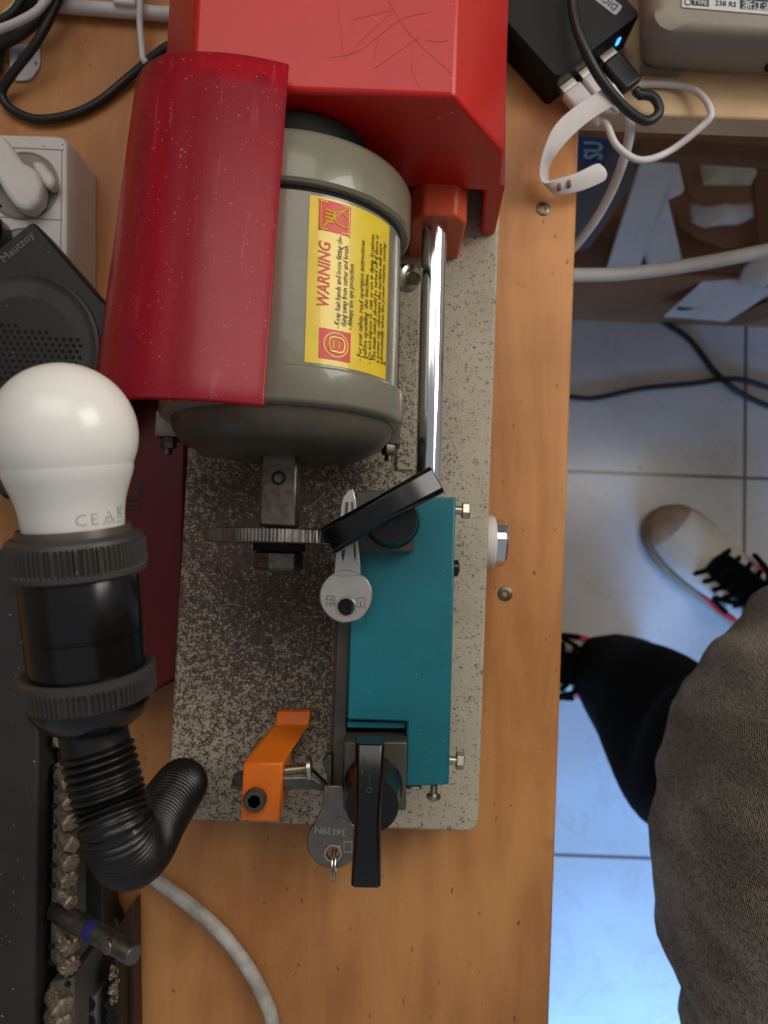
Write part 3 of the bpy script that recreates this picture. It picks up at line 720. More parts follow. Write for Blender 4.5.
phase, acc = [], 0.0
for i in range(len(gs)):
    i0, i1 = max(0, i - 10), min(len(gs) - 1, i + 10)
    ta, tb_ = (gs[i] - gs[i0]), (gs[i1] - gs[i])
    kk = ta.angle(tb_) / max(1e-6, (ta.length + tb_.length) / 2) if ta.length > 0 and tb_.length > 0 else 0
    acc += 0.0003 * (1 + kk * 0.0100) / 0.0027; phase.append(acc)
mb = MB(); mb.tube(gs, 0.011, 28, rfun=lambda l, Lt: (0.0110 if l < 0.010 else 0.0103 + 0.0017 * abs(math.cos(PI * phase[min(len(gs) - 1, int(l / Lt * (len(gs) - 1) + 0.5))]))))
obj('gooseneck', mb, mat('black_corrugated', (17, 16, 16), 0.34, var=0.2), lp, smooth=80, label='ribbed black flexible tube')

mp_ = P(184, 784, 0.046); mb = MB(); mb.cyl((mp_.x, mp_.y, T + ZP + 0.0002), (mp_.x, mp_.y, T + 0.053), 0.0108, 28); obj('mount', mb, M['black_metal'], lp)

# ------------------------------------------------------------------ black case at left and cutter rack
mb = MB(); mb.ppx([(-260, 546), (38, 550), (38, 760), (33, 1120), (-260, 1120)], 0.058, 0.0)
tag(obj('tool_case', mb, M['black_dusty'], bevel=0.0015), 'flat dusty black case at the left edge below the bulb', 'case')

rk = thing('cutter_rack', 'dark rack with hole strips for key cutter bits, beside the black case', 'rack', P(90, 950, 0))
mb = MB(); mb.ppx([(84, 640), (98, 640), (102, 880), (118, 925), (134, 902), (137, 1100), (84, 1100)], 0.012, 0.0); obj('base_board', mb, M['brown_board'], rk, bevel=0.001)
def strip(pix, ztop, m, holes, big, parent, thick=0.006):
    mb = MB(); mb.ppx(pix, ztop, 0.011); st = obj('hole_strip', mb, m, parent, bevel=0.0015)
    mb = MB()
    for (x, y), r in holes:
        p = P(x, y, ztop); mb.lathe([(r * 0.9, -0.003), (r, 0.0002)], p, (0, 0, 1), 16)
    for (x, y), r in big:
        p = P(x, y, ztop); mb.lathe([(r * 0.9, -0.004), (r, 0.0002)], p, (0, 0, 1), 24)
    obj('strip_holes', mb, M['black_hole'], st)
    return st
ZS = 0.048
ys = [(64, 776), (66, 797), (66, 817), (66, 837), (65, 856), (64, 874), (64, 894), (64, 913), (63, 937), (63, 956)]
strip([(53, 764), (76, 764), (75, 966), (49, 967)], ZS, M['rail'], [((55.5, 769), 0.0016)] + [((55.5 - 0.02 * (y - 770), y), 0.0017) for y in (787, 806, 826, 846, 865, 885, 905, 946, 962)], [(p, 0.0050) for p in ys], rk)
strip([(50, 690), (78, 690), (78, 747), (51, 749)], ZS, M['rail'], [((57, 744), 0.0017)], [((63, 737), 0.0050)], rk)
strip([(48, 984), (74, 977), (73, 1090), (46, 1090)], ZS + 0.002, M['rail'], [((50, 990), 0.0017), ((68, 984), 0.0017), ((48, 1008), 0.0017)], [((57, 997), 0.005), ((56, 1016), 0.005)], rk)
strip([(80, 830), (104, 830), (104, 935), (78, 935)], 0.034, M['rail_black'], [], [((90, 860), 0.0045), ((90, 880), 0.0048), ((91, 899), 0.0046), ((92, 917), 0.0040)], rk)
strip([(82, 1000), (97, 995), (97, 1090), (80, 1090)], 0.030, M['rail'], [], [((88, 1005), 0.0040), ((88, 1022), 0.004)], rk)
strip([(108, 962), (119, 957), (121, 1090), (106, 1090)], 0.028, M['rail_black'], [], [((111, 1005), 0.0036), ((112, 1018), 0.0036)], rk)
for pix, dz in (([(56, 750), (64, 754), (64, 763), (56, 762)], 0.008), ([(60, 968), (70, 966), (74, 976), (60, 984)], 0.012)):
    mb = MB(); mb.ppx(pix, ZS - dz, 0.012); obj('rack_bracket', mb, M['rail_black'], rk, bevel=0.0008)

def cutter(px, py, z, ln, r, label, star=0.0, teeth=6, dirv=(0.75, -0.12, 0.65), seed=0, taper=1.0):
    rnd = random.Random(seed); p = P(px, py, z); d = Vector(dirv).normalized(); p = p - d * 0.003
    mb = MB()
    def rib(k, th):
        if k in (3, 4, 5): return 1.0 + star * math.cos(teeth * th + 0.5 * k) + 0.06 * noise.noise(Vector((th * 2, k, seed)))
        return 1.0 + 0.05 * noise.noise(Vector((math.cos(th) * 2, math.sin(th) * 2, seed + k)))
    mb.lathe([(r * 0.95, 0), (r, 0.001), (r * 0.94, ln * 0.45), (r * 1.0 * taper, ln * 0.55), (r * 1.02 * taper, ln * 0.9), (r * 0.80 * taper, ln), (r * 0.3, ln * 1.02)], p, d, 40, rib=rib)
    return tag(obj('milling_cutter', mb, M['cutter'], smooth=30), label, 'milling cutter', 'cutter bits standing in the hole strips')
L = ['topmost visible cutter bit in the long strip, touching the gooseneck', 'rounded cutter bit second from the top of the long strip', 'gritty blunt cutter bit third from the top of the long strip', 'cutter bit with a spurred lip, fourth from the top of the long strip',
     'gritty cutter bit fifth from the top of the long strip', 'ragged cutter bit sixth from the top of the long strip', 'smooth waisted cutter bit directly above the long leaning rod', None,
     'star-tipped cutter bit directly below the long leaning rod', 'toothed cutter bit lowest in the long strip']
st_ = [0.06, 0.04, 0.07, 0.12, 0.07, 0.10, 0.05, 0, 0.22, 0.20]
for i, (p, l) in enumerate(zip(ys, L)):
    if l is None: continue
    cutter(p[0], p[1], ZS, (0.011, 0.010, 0.010, 0.012, 0.011, 0.010, 0.012, 0, 0.013, 0.013)[i], 0.0046, l, st_[i], (6, 5, 7, 4, 6, 7, 5, 0, 6, 9)[i], (0.75, -0.25, 0.62), i, taper=(1, 1, 1.05, 0.95, 1, 1, 0.8, 1, 0.98, 1)[i])
cutter(63, 737, ZS, 0.006, 0.0048, 'single cutter bit in the short strip under the lamp socket', 0.05, 5, (0.5, -0.2, 0.8), 21)
cutter(57, 997, ZS + 0.002, 0.012, 0.0056, 'shiny cutter bit at the top of the bottom left strip', 0.10, 5, (0.7, -0.3, 0.62), 22)
cutter(56, 1016, ZS + 0.002, 0.012, 0.0054, 'shiny cutter bit second in the bottom left strip', 0.10, 6, (0.7, -0.2, 0.62), 23)
# long rod leaning out of the strip
za, zb_ = ZS, ZS + 0.030
pA, pB = P(60, 913, za), P(134, 955, zb_); d = (pB - pA).normalized(); ln = (pB - pA).length
rd = thing('cutter_rod', 'long dark steel cutter rod with blue band leaning from the strip', 'tool bit', pA)
mb = MB(); mb.lathe([(0.0050, -0.004), (0.0052, 0.0), (0.0050, ln * 0.99), (0.0046, ln)], pA, d, 32); sh = obj('shank', mb, M['dark_steel'], rd)
mb = MB(); mb.lathe([(0.00515, ln * 0.42), (0.00525, ln * 0.43), (0.00525, ln * 0.52), (0.00515, ln * 0.53)], pA, d, 32); obj('blue_band', mb, mat('blue_mark', (38, 44, 110), 0.5), sh, label='blue paint band')
q = pA + d * ln * 0.76; mb = MB(); nn = Vector((-0.4, 0.15, 0.9)).normalized(); nn = (nn - d * nn.dot(d)).normalized(); mb.lathe([(0.0036, 0.0), (0.0033, 0.0053), (0.003, 0.0056)], q, nn, 24); obj('ground_flat', mb, M['steel'], sh, label='bright ground flat')
mb = MB(); mb.lathe([(0.0044, ln + 0.00005), (0.0042, ln + 0.0003)], pA, d, 32); obj('rod_end', mb, M['steel'], sh, label='bright flat rod end')
# filings heaped on the right strip
mb = MB()
for k in range(60):
    p = P(114 + random.uniform(-4, 4), random.uniform(966, 1004), 0.0285 + random.uniform(0, 0.002)); mb.box(p, (random.uniform(0.0006, 0.002), random.uniform(0.0006, 0.0022), 0.001), Matrix.Rotation(random.uniform(0, 3), 3, 'Z') @ Matrix.Rotation(random.uniform(-0.6, 0.6), 3, 'X'))
tag(obj('metal_filings', mb, M['cutter']), 'heap of metal filings on the rightmost rack strip', 'metal filings', kind='stuff')

# ------------------------------------------------------------------ power strip, plugs, speaker
ps = thing('power_strip', 'white power strip with round sockets, beside the red shield', 'power strip', P(40, 260, 0))
mb = MB(); pz = 0.040
out = [P(x, y, pz) for x, y in ((-120, 132), (66, 137), (66, 420), (-120, 420))]
bot = [p + o2 for p, o2 in zip(out, (Vector((-0.01, 0.002, 0)), Vector((0.0015, 0.002, 0)), Vector((0.0015, -0.002, 0)), Vector((-0.01, -0.002, 0))))]
def zr(pts, z): return [Vector((p.x, p.y, T + z)) for p in rounded(pts, 0.006, 4)]
mb.loft([zr(bot, 0.0005), zr(bot, 0.026), zr([p.lerp(q_, 0.35) for p, q_ in zip(bot, out)], 0.037), zr(out, pz)])
obj('body', mb, M['white_plastic'], ps, bevel=0.0008)
for (x, y) in ((24, 186), (24, 262)):
    c0 = P(x, y, pz); mb = MB()
    mb.lathe([(0.0196, 0.0004), (0.0184, 0.0009), (0.0180, -0.001)], c0, (0, 0, 1), 48)
    so = obj('socket', mb, M['white_socket'], ps)
    mb = MB(); mb.lathe([(0.0181, 0.0006), (0.0150, 0.0007), (0.001, 0.0007)], c0, (0, 0, 1), 48); obj('socket_well', mb, M['white_socket'], so)
    for dx, dy, an in ((0.012, -0.013, 0.7), (-0.013, -0.012, -0.7)):
        mb = MB(); mb.box(c0 + Vector((dx, dy, 0.0012)), (0.0032, 0.0025, 0.001), Matrix.Rotation(an, 3, 'Z')); obj('earth_clip', mb, M['black_hole'], so)
for (p0, p1) in (((0, 147), (64, 150)), ((0, 217), (62, 220)), ((62, 150), (60, 300))):
    mb = MB(); mb.tube([P(*p0, pz + 0.0001), P(*p1, pz + 0.0001)], 0.0003, 4); obj('panel_line', mb, M['white_socket'], ps)
# angled white plug
pg = thing('plug', 'angled white mains plug in the top socket of the strip', 'plug', P(18, 185, pz))
mb = MB(); mb.ppx([(-30, 132), (2, 134), (20, 160), (34, 168), (42, 184), (39, 200), (28, 211), (15, 207), (4, 192), (-4, 178), (-30, 160)], pz + 0.012, pz + 0.001); obj('plug_body', mb, M['white_plastic'], pg, bevel=0.003, seg=3)
mb = MB(); mb.ppx([(30, 161), (40, 160), (54, 176), (54, 186), (46, 188), (34, 170)], pz + 0.009, pz + 0.001); obj('plug_latch', mb, M['white_plastic'], pg, bevel=0.002)
mb = MB(); mb.lathe([(0.012, 0.001), (0.012, 0.012), (0.009, 0.016), (0.004, 0.017)], P(-8, 240, pz), (0, 0, 1), 28); tag(obj('plug', mb, M['black_plastic']), 'round black plug in the lower socket at the left edge', 'plug')

spk = thing('speaker', 'small black speaker with round perforated grille, leaning on the power strip', 'speaker', P(20, 340, 0.05))
sz = 0.062
cr = P(32, 219, sz); ca_ = P(108, 306, sz); e = (ca_ - cr).normalized(); nrm = Vector((-e.y, e.x, 0)); 
if nrm.x > 0: nrm = -nrm
wS, lS = 0.105, 0.105
def sq(z, ins=0.0): return [Vector((p.x, p.y, T + z)) for p in rounded([cr + (e + nrm) * ins, cr + e * (lS - ins) + nrm * ins, cr + e * (lS - ins) + nrm * (wS - ins), cr + nrm * (wS - ins) + e * ins], 0.004, 4)]
mb = MB(); mb.loft([sq(0.0415, 0.002), sq(0.044), sq(sz - 0.002), sq(sz, 0.0015)]); obj('speaker_case', mb, M['speaker'], spk)
gc = P(22, 350, sz); mb = MB(); GR = 0.0405
mb.lathe([(GR + 0.0005, -0.0005), (GR, 0.0015), (GR - 0.0015, 0.0022), (GR - 0.003, 0.0012), (GR - 0.0055, 0.0010)], gc, (0, 0, 1), 72); ring = obj('grille_ring', mb, M['black_grey'], spk, label='raised grey rim of the grille')
mb = MB(); mb.lathe([(GR - 0.005, 0.0008), (GR - 0.02, 0.0012), (0.0005, 0.0014)], gc, (0, 0, 1), 64); gr = obj('grille', mb, M['speaker'], spk)
mb = MB()
for i in range(-9, 10):
    for j in range(-9, 10):
        x = (i + (j % 2) * 0.5) * 0.0036; y = j * 0.0031
        if math.hypot(x, y) < 0.031 and y < 0.012 - 0.2 * x: mb.lathe([(0.0008, 0.0), (0.0009, 0.0017)], gc + Vector((x, y, 0)), (0, 0, 1), 8)
obj('grille_holes', mb, M['black_hole'], gr, kind='stuff')
o_ = P(4, 263, sz + 0.0003); ex = (P(32, 238, sz) - P(3, 263, sz)).normalized(); ey = Vector((-ex.y, ex.x, 0))
mb = text_mb('Mautzoy', 0.0062, lambda x, y: o_ + ex * x + ey * y); obj('case_lettering', mb, mat('grey_lettering', (120, 116, 108), 0.6), spk)

# ------------------------------------------------------------------ cables at top left
def cable(name, pts, r, m, label, cat='cable', group=None, n=12, smooth=8, flat=None):
    mb = MB(); mb.tube(smoothpath(pts, smooth), r, n, flat=flat); return tag(obj(name, mb, m, smooth=80), label, cat, group)
G = 'black cables in the top left corner'
cable('power_cable', [P(72, -50, 0.03), P(58, 0, 0.024), P(38, 40, 0.020), P(14, 72, 0.012), P(2, 92, 0.006), P(10, 108, 0.004), P(36, 119, 0.004), P(70, 115, 0.004), P(100, 101, 0.004), P(132, 75, 0.005), P(165, 48, 0.010), P(190, 40, 0.012)], 0.0027, M['black_cable'], 'black cable looping over the paper tag and back to the red housing', 'cable', G)
cable('power_cable', [P(-40, 60, 0.006), P(0, 45, 0.008), P(26, 30, 0.012), P(46, 8, 0.016), P(70, -40, 0.02)], 0.0034, M['black_cable'], 'black cable crossing the left edge above the paper tag', 'cable', G)
cable('power_cable', [P(-30, 84, 0.006), P(-4, 70, 0.005), P(-2, 52, 0.005), P(14, 20, 0.006), P(34, 2, 0.008), P(60, -40, 0.01)], 0.0032, M['black_cable'], 'black cable under the others, curling up the left edge', 'cable', G)
cable('power_cable', [P(-30, 34, 0.012), P(6, 18, 0.014), P(22, 0, 0.016), P(40, -40, 0.02)], 0.0027, M['black_cable'], 'black cable nearest the top left corner of the picture', 'cable', G)
G2 = 'white cables at top left'
cable('white_cable', [P(-30, 38, 0.020), P(0, 29, 0.022), P(22, 20, 0.026), P(40, 8, 0.028), P(60, -20, 0.03)], 0.0024, M['white_cable'], 'white cable lying across the black cables, top left', 'cable', G2)
cable('white_conduit', [P(40, 2, 0.006), P(64, 6, 0.006), P(100, 9, 0.006), P(140, 12, 0.006), P(172, 14, 0.006), P(240, 12, 0.006)], 0.0042, M['white_cable'], 'thick white cable running along the table into the red housing', 'cable', G2)
cable('thin_cable', [P(139, -40, 0.018), P(140, 0, 0.016), P(140, 25, 0.012), P(142, 48, 0.010), P(143, 58, 0.010), P(146, 63, 0.009)], 0.0019, M['white_cable'], 'thin white cord hanging to the corner of the red shield', 'cable', G2)
mb = MB(); mb.ppx([(112, -30), (135, -30), (135, 4), (112, 2)], 0.014, 0.001); tag(obj('cable_clip', mb, M['paper'], bevel=0.0015), 'small white block at the top edge behind the thick white cable', 'clip')
tg = thing('paper_tag', 'pale paper tag lying under the black cables', 'tag', P(26, 60, 0))
mb = MB(); mb.prism(rounded([P(x, y, 0.001) for x, y in ((11, 78), (10, 46), (40, 44), (41, 66), (32, 80), (18, 82))], 0.003, 3), 0.0018, 0.0004); obj('tag_card', mb, M['tag_paper'], tg)
o_ = P(17, 58, 0.0021); mb = text_mb('R   V', 0.005, lambda x, y: o_ + Vector((x, y, 0))); join(mb, text_mb('e', 0.005, lambda x, y: o_ + Vector((0.0105 + x, -0.004 + y, 0)))); obj('tag_print', mb, mat('brown_print', (110, 70, 60), 0.6), tg)
mb = MB(); mb.ppx([(14, 0), (22, 8), (12, 16), (2, 12)], 0.003, 0.0006); tag(obj('paper_scrap', mb, M['cream']), 'cream paper scrap between the cables in the top left corner', 'paper')
# worn white lead running down the bench
cable('worn_cable', [P(113, 720, 0.0042), P(117, 760, 0.0042), P(118, 800, 0.0042), P(123, 836, 0.0042), P(137, 864, 0.0042), P(156, 880, 0.0042), P(190, 905, 0.0042), P(222, 934, 0.0042), P(248, 968, 0.0042), P(265, 1000, 0.0042), P(273, 1026, 0.0042), P(280, 1090, 0.0042)], 0.0041, M['worn_cable'], 'scuffed white cable curving down the bench from behind the gooseneck')

# ------------------------------------------------------------------ charger and its cables
ch = thing('usb_charger', 'black multi-port charger with blue light, lying on the bench', 'charger', P(575, 50, 0))
cz = 0.027
c1_, c2_, c0_ = P(557, 78, cz), P(641, 14, cz), P(507, 22, cz)
wv_ = c2_ - c1_; lv_ = (c0_ - c1_) * 1.6; top = [c1_, c2_, c2_ + lv_, c1_ + lv_]
mb = MB(); rt_ = rounded(top, 0.003, 4)
mb.loft([[Vector((p.x, p.y, T + z)) for p in rt_] for z in (0.0005, cz - 0.0015)] + [[Vector((p.x, p.y, T + cz)) for p in rounded([p * 0.985 + (sum(top, Vector()) / 4) * 0.015 for p in top], 0.003, 4)]])
obj('charger_case', mb, mat('satin_black', (15, 15, 17), 0.5, var=0.2, spec=0.3), ch)
fn = Vector((wv_.y, -wv_.x, 0)).normalized(); wu = wv_.normalized()
if fn.y > 0: fn = -fn
def onfront(s, z, off=0.0003): return Vector((c1_.x, c1_.y, 0)) + wv_ * s + fn * off + Vector((0, 0, T + z))
rotf = Matrix((wu, fn, Vector((0, 0, 1)))).transposed()
mb = MB(); mb.box(onfront(0.80, 0.015), (0.0020, 0.0010, 0.0055), rotf); obj('status_light', mb, M['led'], ch, label='small blue status light')
for s in (0.16, 0.38, 0.62):
    mb = MB(); mb.box(onfront(s, 0.012, 0.0), (0.0135, 0.0006, 0.006), rotf); obj('usb_port', mb, M['black_hole'], ch)
o_ = P(616, 13, cz + 0.0004); ex = (P(595, -4, cz) - P(617, 13, cz)).normalized(); ey = Vector((ex.y, -ex.x, 0))
lo2 = P(617, 14, cz); pl = [lo2, lo2 + ex * 0.026, lo2 + ex * 0.026 + ey * 0.0068, lo2 + ey * 0.0068]
pl = [p - ey * 0.0015 for p in pl]
# plate lies towards upper left of its lower right corner
side_ = ey if (lo2 + ey).y > lo2.y else -ey
pl = [lo2 + ex * 0.0 - side_ * 0.0015, lo2 + ex * 0.030 - side_ * 0.0015, lo2 + ex * 0.030 + side_ * 0.0055, lo2 + side_ * 0.0055]
mb = MB(); mb.prism(rounded(pl, 0.0015, 3), cz + 0.0003, cz - 0.0003); lg = obj('logo_plate', mb, M['silver_print'], ch)
dn = -ex.cross(Vector((0, 0, 1)))   # text up direction when reading along ex
dn = Vector((-ex.y, ex.x, 0)); o_ = (pl[3] if (pl[0] - pl[3]).dot(dn) > 0 else pl[0]) + ex * 0.002 + dn * 0.0014 + Vector((0, 0, 0.0004))
mb = text_mb('DIGITUS', 0.0058, lambda x, y: Vector((o_.x, o_.y, T + cz + 0.0005)) + ex * x + dn * y, 0.0001); obj('logo_lettering', mb, M['plate_dark'], lg)
def usb(s, name, label, m, cab, cr, ln=0.019, zz=0.012, group='plugs in the charger'):
    p = onfront(s, zz); root = thing(name, label, 'plug', p, group)
    mb = MB(); mb.box(p + fn * 0.0020, (0.0100, 0.0055, 0.0040), rotf); obj('metal_shell', mb, M['nickel'], root)
    mb = MB(); mb.box(p + fn * (0.0045 + ln / 2), (0.0130, ln, 0.0070), rotf); mb.cyl(p + fn * (0.006 + ln), p + fn * (0.014 + ln), 0.0032, 14, 0.0022); obj('plug_body', mb, m, root, bevel=0.0018, seg=3)
    mb = MB(); mb.tube(smoothpath([p + fn * (0.010 + ln)] + cab, 8), cr, 12); obj('lead', mb, m, root, smooth=80)
    return root
usb(0.17, 'usb_plug', 'white plug nearest the red housing in the charger, its lead looping right', M['white_cable'], [P(606, 124, 0.014), P(617, 146, 0.012), P(640, 160, 0.004), P(668, 152, -0.002), P(700, 128, 0.006), P(711, 113, 0.010), P(700, 94, 0.008), P(680, 86, 0.004), P(650, 84, 0.003), P(630, 86, 0.003)], 0.0021)
usb(0.40, 'usb_plug', 'white plug in the middle of the charger, partly under the strap', M['white_cable'], [P(614, 98, 0.013), P(626, 112, 0.010), P(630, 130, 0.004), P(624, 158, -0.010), P(612, 190, -0.03), P(594, 222, -0.05), P(570, 252, -0.07), P(540, 280, -0.09)], 0.0030)
usb(0.66, 'usb_plug', 'black plug beside the blue light of the charger', M['black_cable'], [P(654, 98, 0.012), P(659, 112, 0.012), P(646, 121, 0.013), P(625, 108, 0.022), P(600, 78, 0.034), P(583, 45, 0.040), P(573, 10, 0.040), P(572, -30, 0.04)], 0.0029, 0.022)
# flat white strap
st2 = [((613, 83, 0.030), (625, 99, 0.024)), ((580, 103, 0.028), (592, 119, 0.024)), ((556, 124, 0.026), (569, 139, 0.022)), ((545, 146, 0.024), (555, 156, 0.018)), ((540, 170, 0.022), (548, 170, 0.008)), ((542, 182, 0.020), (549, 186, 0.007)), ((551, 181, 0.018), (556, 194, 0.010)), ((574, 174, 0.016), (580, 191, 0.010)), ((596, 164, 0.015), (602, 182, 0.011)), ((602, 166, 0.014), (606, 178, 0.012)), ((606, 170, 0.0135), (607, 174, 0.0125))]
mb = MB(); A = smoothpath([P(*a) for a, b in st2], 6); B = smoothpath([P(*b) for a, b in st2], 6); mb.loft([A, B], closed=False); strap = obj('cable_strap', mb, M['white_cable'], solid=0.0011, smooth=60, bevel=0.0004)
tag(strap, 'flat white rubber strap curling off the charger over the bench edge', 'strap')
mb = MB()
for x, y in ((559, 187), (569, 184)): mb.box(P(x, y, 0.0146), (0.0016, 0.0036, 0.0030), Matrix.Rotation(0.25, 3, 'Z'))
obj('strap_slot', mb, M['card_dark'], strap)

# beige machine with nameplate
bm_ = thing('beige_machine', 'beige enamelled metal machine with nameplate, on the pine side table', 'machine', P(720, 40, 0))
def bring(pix, z): return [Vector((p.x, p.y, T + z)) for p in rounded([P(x, y, z) for x, y in pix], 0.012, 6)]
mb = MB()
mb.loft([bring([(641, 68), (900, 82), (900, -150), (636, -150)], 0.003), bring([(640, 62), (900, 76), (900, -150), (636, -150)], 0.014), bring([(645, 40), (900, 54), (900, -150), (640, -150)], 0.036), bring([(654, 30), (900, 42), (900, -150), (652, -150)], 0.044), bring([(668, 20), (900, 33), (900, -150), (666, -150)], 0.047)])
obj('machine_body', mb, M['beige'], bm_, smooth=50)
mb = MB(); mb.ppx([(642, 72), (680, 74), (684, 70), (642, 66)], 0.004, 0.0005); obj('foot', mb, M['beige'], bm_)
mb = MB(); p = P(766, 62, 0.02); mb.lathe([(0.003, 0), (0.003, 0.0005), (0.001, 0.0006)], p + Vector((0.002, -0.003, 0)), (0, -0.9, 0.4), 24); obj('dark_port', mb, M['black_hole'], bm_)
nz = 0.0472
mb = MB(); mb.ppx([(682, -60), (860, -60), (860, 22), (682, 7)], nz + 0.0006, nz - 0.001); npl = obj('nameplate', mb, M['plate_white'], bm_)
mb = MB(); mb.ppx([(692, -40), (709, -40), (709, 6.5), (692, 5)], nz + 0.0008, nz); mb.ppx([(740, -40), (850, -40), (850, 16), (740, 8.5)], nz + 0.0008, nz); mb.ppx([(709, -40), (741, -40), (741, -3), (709, -5)], nz + 0.0008, nz); obj('nameplate_panels', mb, M['plate_dark'], npl)
def nt(body, px, py, size, m, name, rot=-0.05):
    o_ = P(px, py, nz + 0.0009); c, s = math.cos(rot), math.sin(rot)
    obj(name, text_mb(body, size, lambda x, y: o_ + Vector((x * c - y * s, x * s + y * c, 0)), 0.00005), m, npl)
nt('TYPE', 693, 4, 0.0036, M['plate_white'], 'nameplate_lettering'); nt('238 RS', 715, 5, 0.0042, M['plate_dark'], 'nameplate_lettering'); nt('\u6d59\u6c5f\u6e29\u5cad', 742, 8, 0.0058, M['plate_white'], 'nameplate_lettering')
mb = MB(); mb.torus(P(688, 2, nz + 0.0007), (0, 0, 1), 0.0018, 0.0003, 24, 5); obj('nameplate_rivet', mb, M['plate_dark'], npl)

# ------------------------------------------------------------------ below the side table: open carton with packing scraps
cb = thing('cardboard_box', 'open brown cardboard box on the floor under the side table', 'box', PF(690, 240, 0))
yF = PF(640, 321, 0).y; zR = 0.20; x0c, x1c = PF(560, 321, 0).x - 0.10, 1.02; yB = yF + 0.38
for nm, c, sz_ in (('front_panel', ((x0c + x1c) / 2, yF, zR / 2), (x1c - x0c, 0.006, zR)), ('back_panel', ((x0c + x1c) / 2, yB, zR / 2 + 0.02), (x1c - x0c, 0.006, zR + 0.04)), ('side_panel', (x0c, (yF + yB) / 2, zR / 2), (0.006, yB - yF, zR)), ('side_panel', (x1c, (yF + yB) / 2, zR / 2), (0.006, yB - yF, zR)), ('bottom_panel', ((x0c + x1c) / 2, (yF + yB) / 2, 0.004), (x1c - x0c, yB - yF, 0.006))):
    mb = MB(); mb.box(c, sz_); obj(nm, mb, M['card'], cb, bevel=0.001)
mb = MB(); mb.prism([(x0c, yF + 0.004), (x1c, yF + 0.004), (x1c, yF + 0.05), (x0c, yF + 0.05)], 0, 0); 
mb = MB(); mb.loft([[Vector((x0c + 0.02, yF + 0.004, zR)), Vector((x1c - 0.3, yF + 0.004, zR))], [Vector((x0c + 0.03, yF + 0.07, zR + 0.015)), Vector((x1c - 0.32, yF + 0.06, zR + 0.02))]], closed=False); obj('flap', mb, M['card_dark'], cb, solid=0.004)
# pressed paper filling the box
mb = MB(); nx, ny = 28, 14; g = []
for i in range(nx + 1):
    r = []
    for j in range(ny + 1):
        x = x0c + 0.006 + (x1c - x0c - 0.012) * i / nx; y = yF + 0.006 + (yB - yF - 0.012) * j / ny
        r.append(Vector((x, y, 0.10 + 0.035 * noise.noise(Vector((x * 14, y * 14, 3))))))
    g.append(r)
mb.loft(g, closed=False); tag(obj('packing_paper', mb, M['card_dark'], smooth=20), 'crumpled brown packing paper filling the cardboard box', 'packing paper', kind='stuff')

def slab(name, pix, zs, th, m, label, cat, group=None, crumple=0.0, parent=None):
    """a sheet or board: pixel outline with a height per corner above the floor"""
    pts = [PF(x, y, z) for (x, y), z in zip(pix, zs)]
    mb = MB()
    if crumple:
        c = sum(pts, Vector()) / len(pts); rings = []
        dense = []
        for i, p in enumerate(pts):
            q_ = pts[(i + 1) % len(pts)]
            for k in range(5): dense.append(p.lerp(q_, k / 5))
        for k in range(7):
            f = k / 6; rr = []
            for p in dense:
                v = c.lerp(p, max(f, 0.02)); nv = noise.noise_vector(v * 28) * crumple; rr.append(v + Vector((nv.x * 0.4, nv.y * 0.4, nv.z + (1 - f * f) * crumple)))
            rings.append(rr)
        mb.loft(rings, cap=False); o = obj(name, mb, m, parent, solid=th, smooth=18)
    else:
        n = Vector((0, 0, -th)); mb.loft([[p + n for p in pts], pts]); o = obj(name, mb, m, parent, bevel=min(0.001, th * 0.3))
    if parent is None: tag(o, label, cat, group)
    return o
slab('foam_board', [(641, 161), (679, 163), (685, 190), (668, 197), (682, 258), (650, 263), (646, 249), (640, 268), (606, 272)], [0.36, 0.36, 0.33, 0.32, 0.225, 0.222, 0.24, 0.215, 0.21], 0.012, M['foam'], 'white A-shaped foam board offcut standing in the cardboard box', 'foam board')
bk = thing('printed_box', 'blue and grey printed carton standing left in the cardboard box', 'carton', PF(590, 180, 0.1))
slab('carton_face', [(560, 140), (650, 140), (622, 200), (596, 238), (560, 250)], [0.36, 0.36, 0.31, 0.27, 0.27], 0.03, M['book_grey'], '', '', parent=bk)
slab('blue_panel', [(566, 133), (612, 139), (600, 163), (566, 160)], [0.368, 0.368, 0.350, 0.350], 0.004, M['book_blue'], '', '', parent=bk)
o_ = PF(602, 160, 0.3715); mb = text_mb('SU', 0.030, lambda x, y: o_ + Vector((-y, x * 0.62, 0)), 0.0006); obj('panel_lettering', mb, M['book_text'], bk)
slab('grey_folder', [(575, 196), (640, 150), (628, 190), (590, 228)], [0.375, 0.395, 0.375, 0.345], 0.004, M['book_grey'], 'slate grey folder leaning across the printed carton', 'folder')
slab('wood_offcut', [(640, 136), (790, 148), (790, 162), (640, 152)], [0.40, 0.40, 0.39, 0.39], 0.018, M['card_dark'], 'dark brown board along the back of the cardboard box', 'board')
slab('cream_wrapper', [(697, 160), (738, 152), (756, 172), (752, 182), (704, 186)], [0.30, 0.31, 0.30, 0.29, 0.29], 0.001, M['cream'], 'crumpled cream paper lying highest in the cardboard box', 'paper', crumple=0.012)
slab('cardboard_flap', [(682, 170), (760, 180), (766, 200), (704, 206), (690, 196)], [0.275, 0.275, 0.265, 0.262, 0.265], 0.004, M['card'], 'brown cardboard flap below the cream paper', 'cardboard')
slab('white_wrapper', [(690, 205), (762, 198), (764, 212), (740, 222), (706, 228), (692, 222)], [0.25, 0.26, 0.255, 0.245, 0.24, 0.24], 0.001, M['paper'], 'crumpled white paper sheet in the middle of the box', 'paper', crumple=0.010)
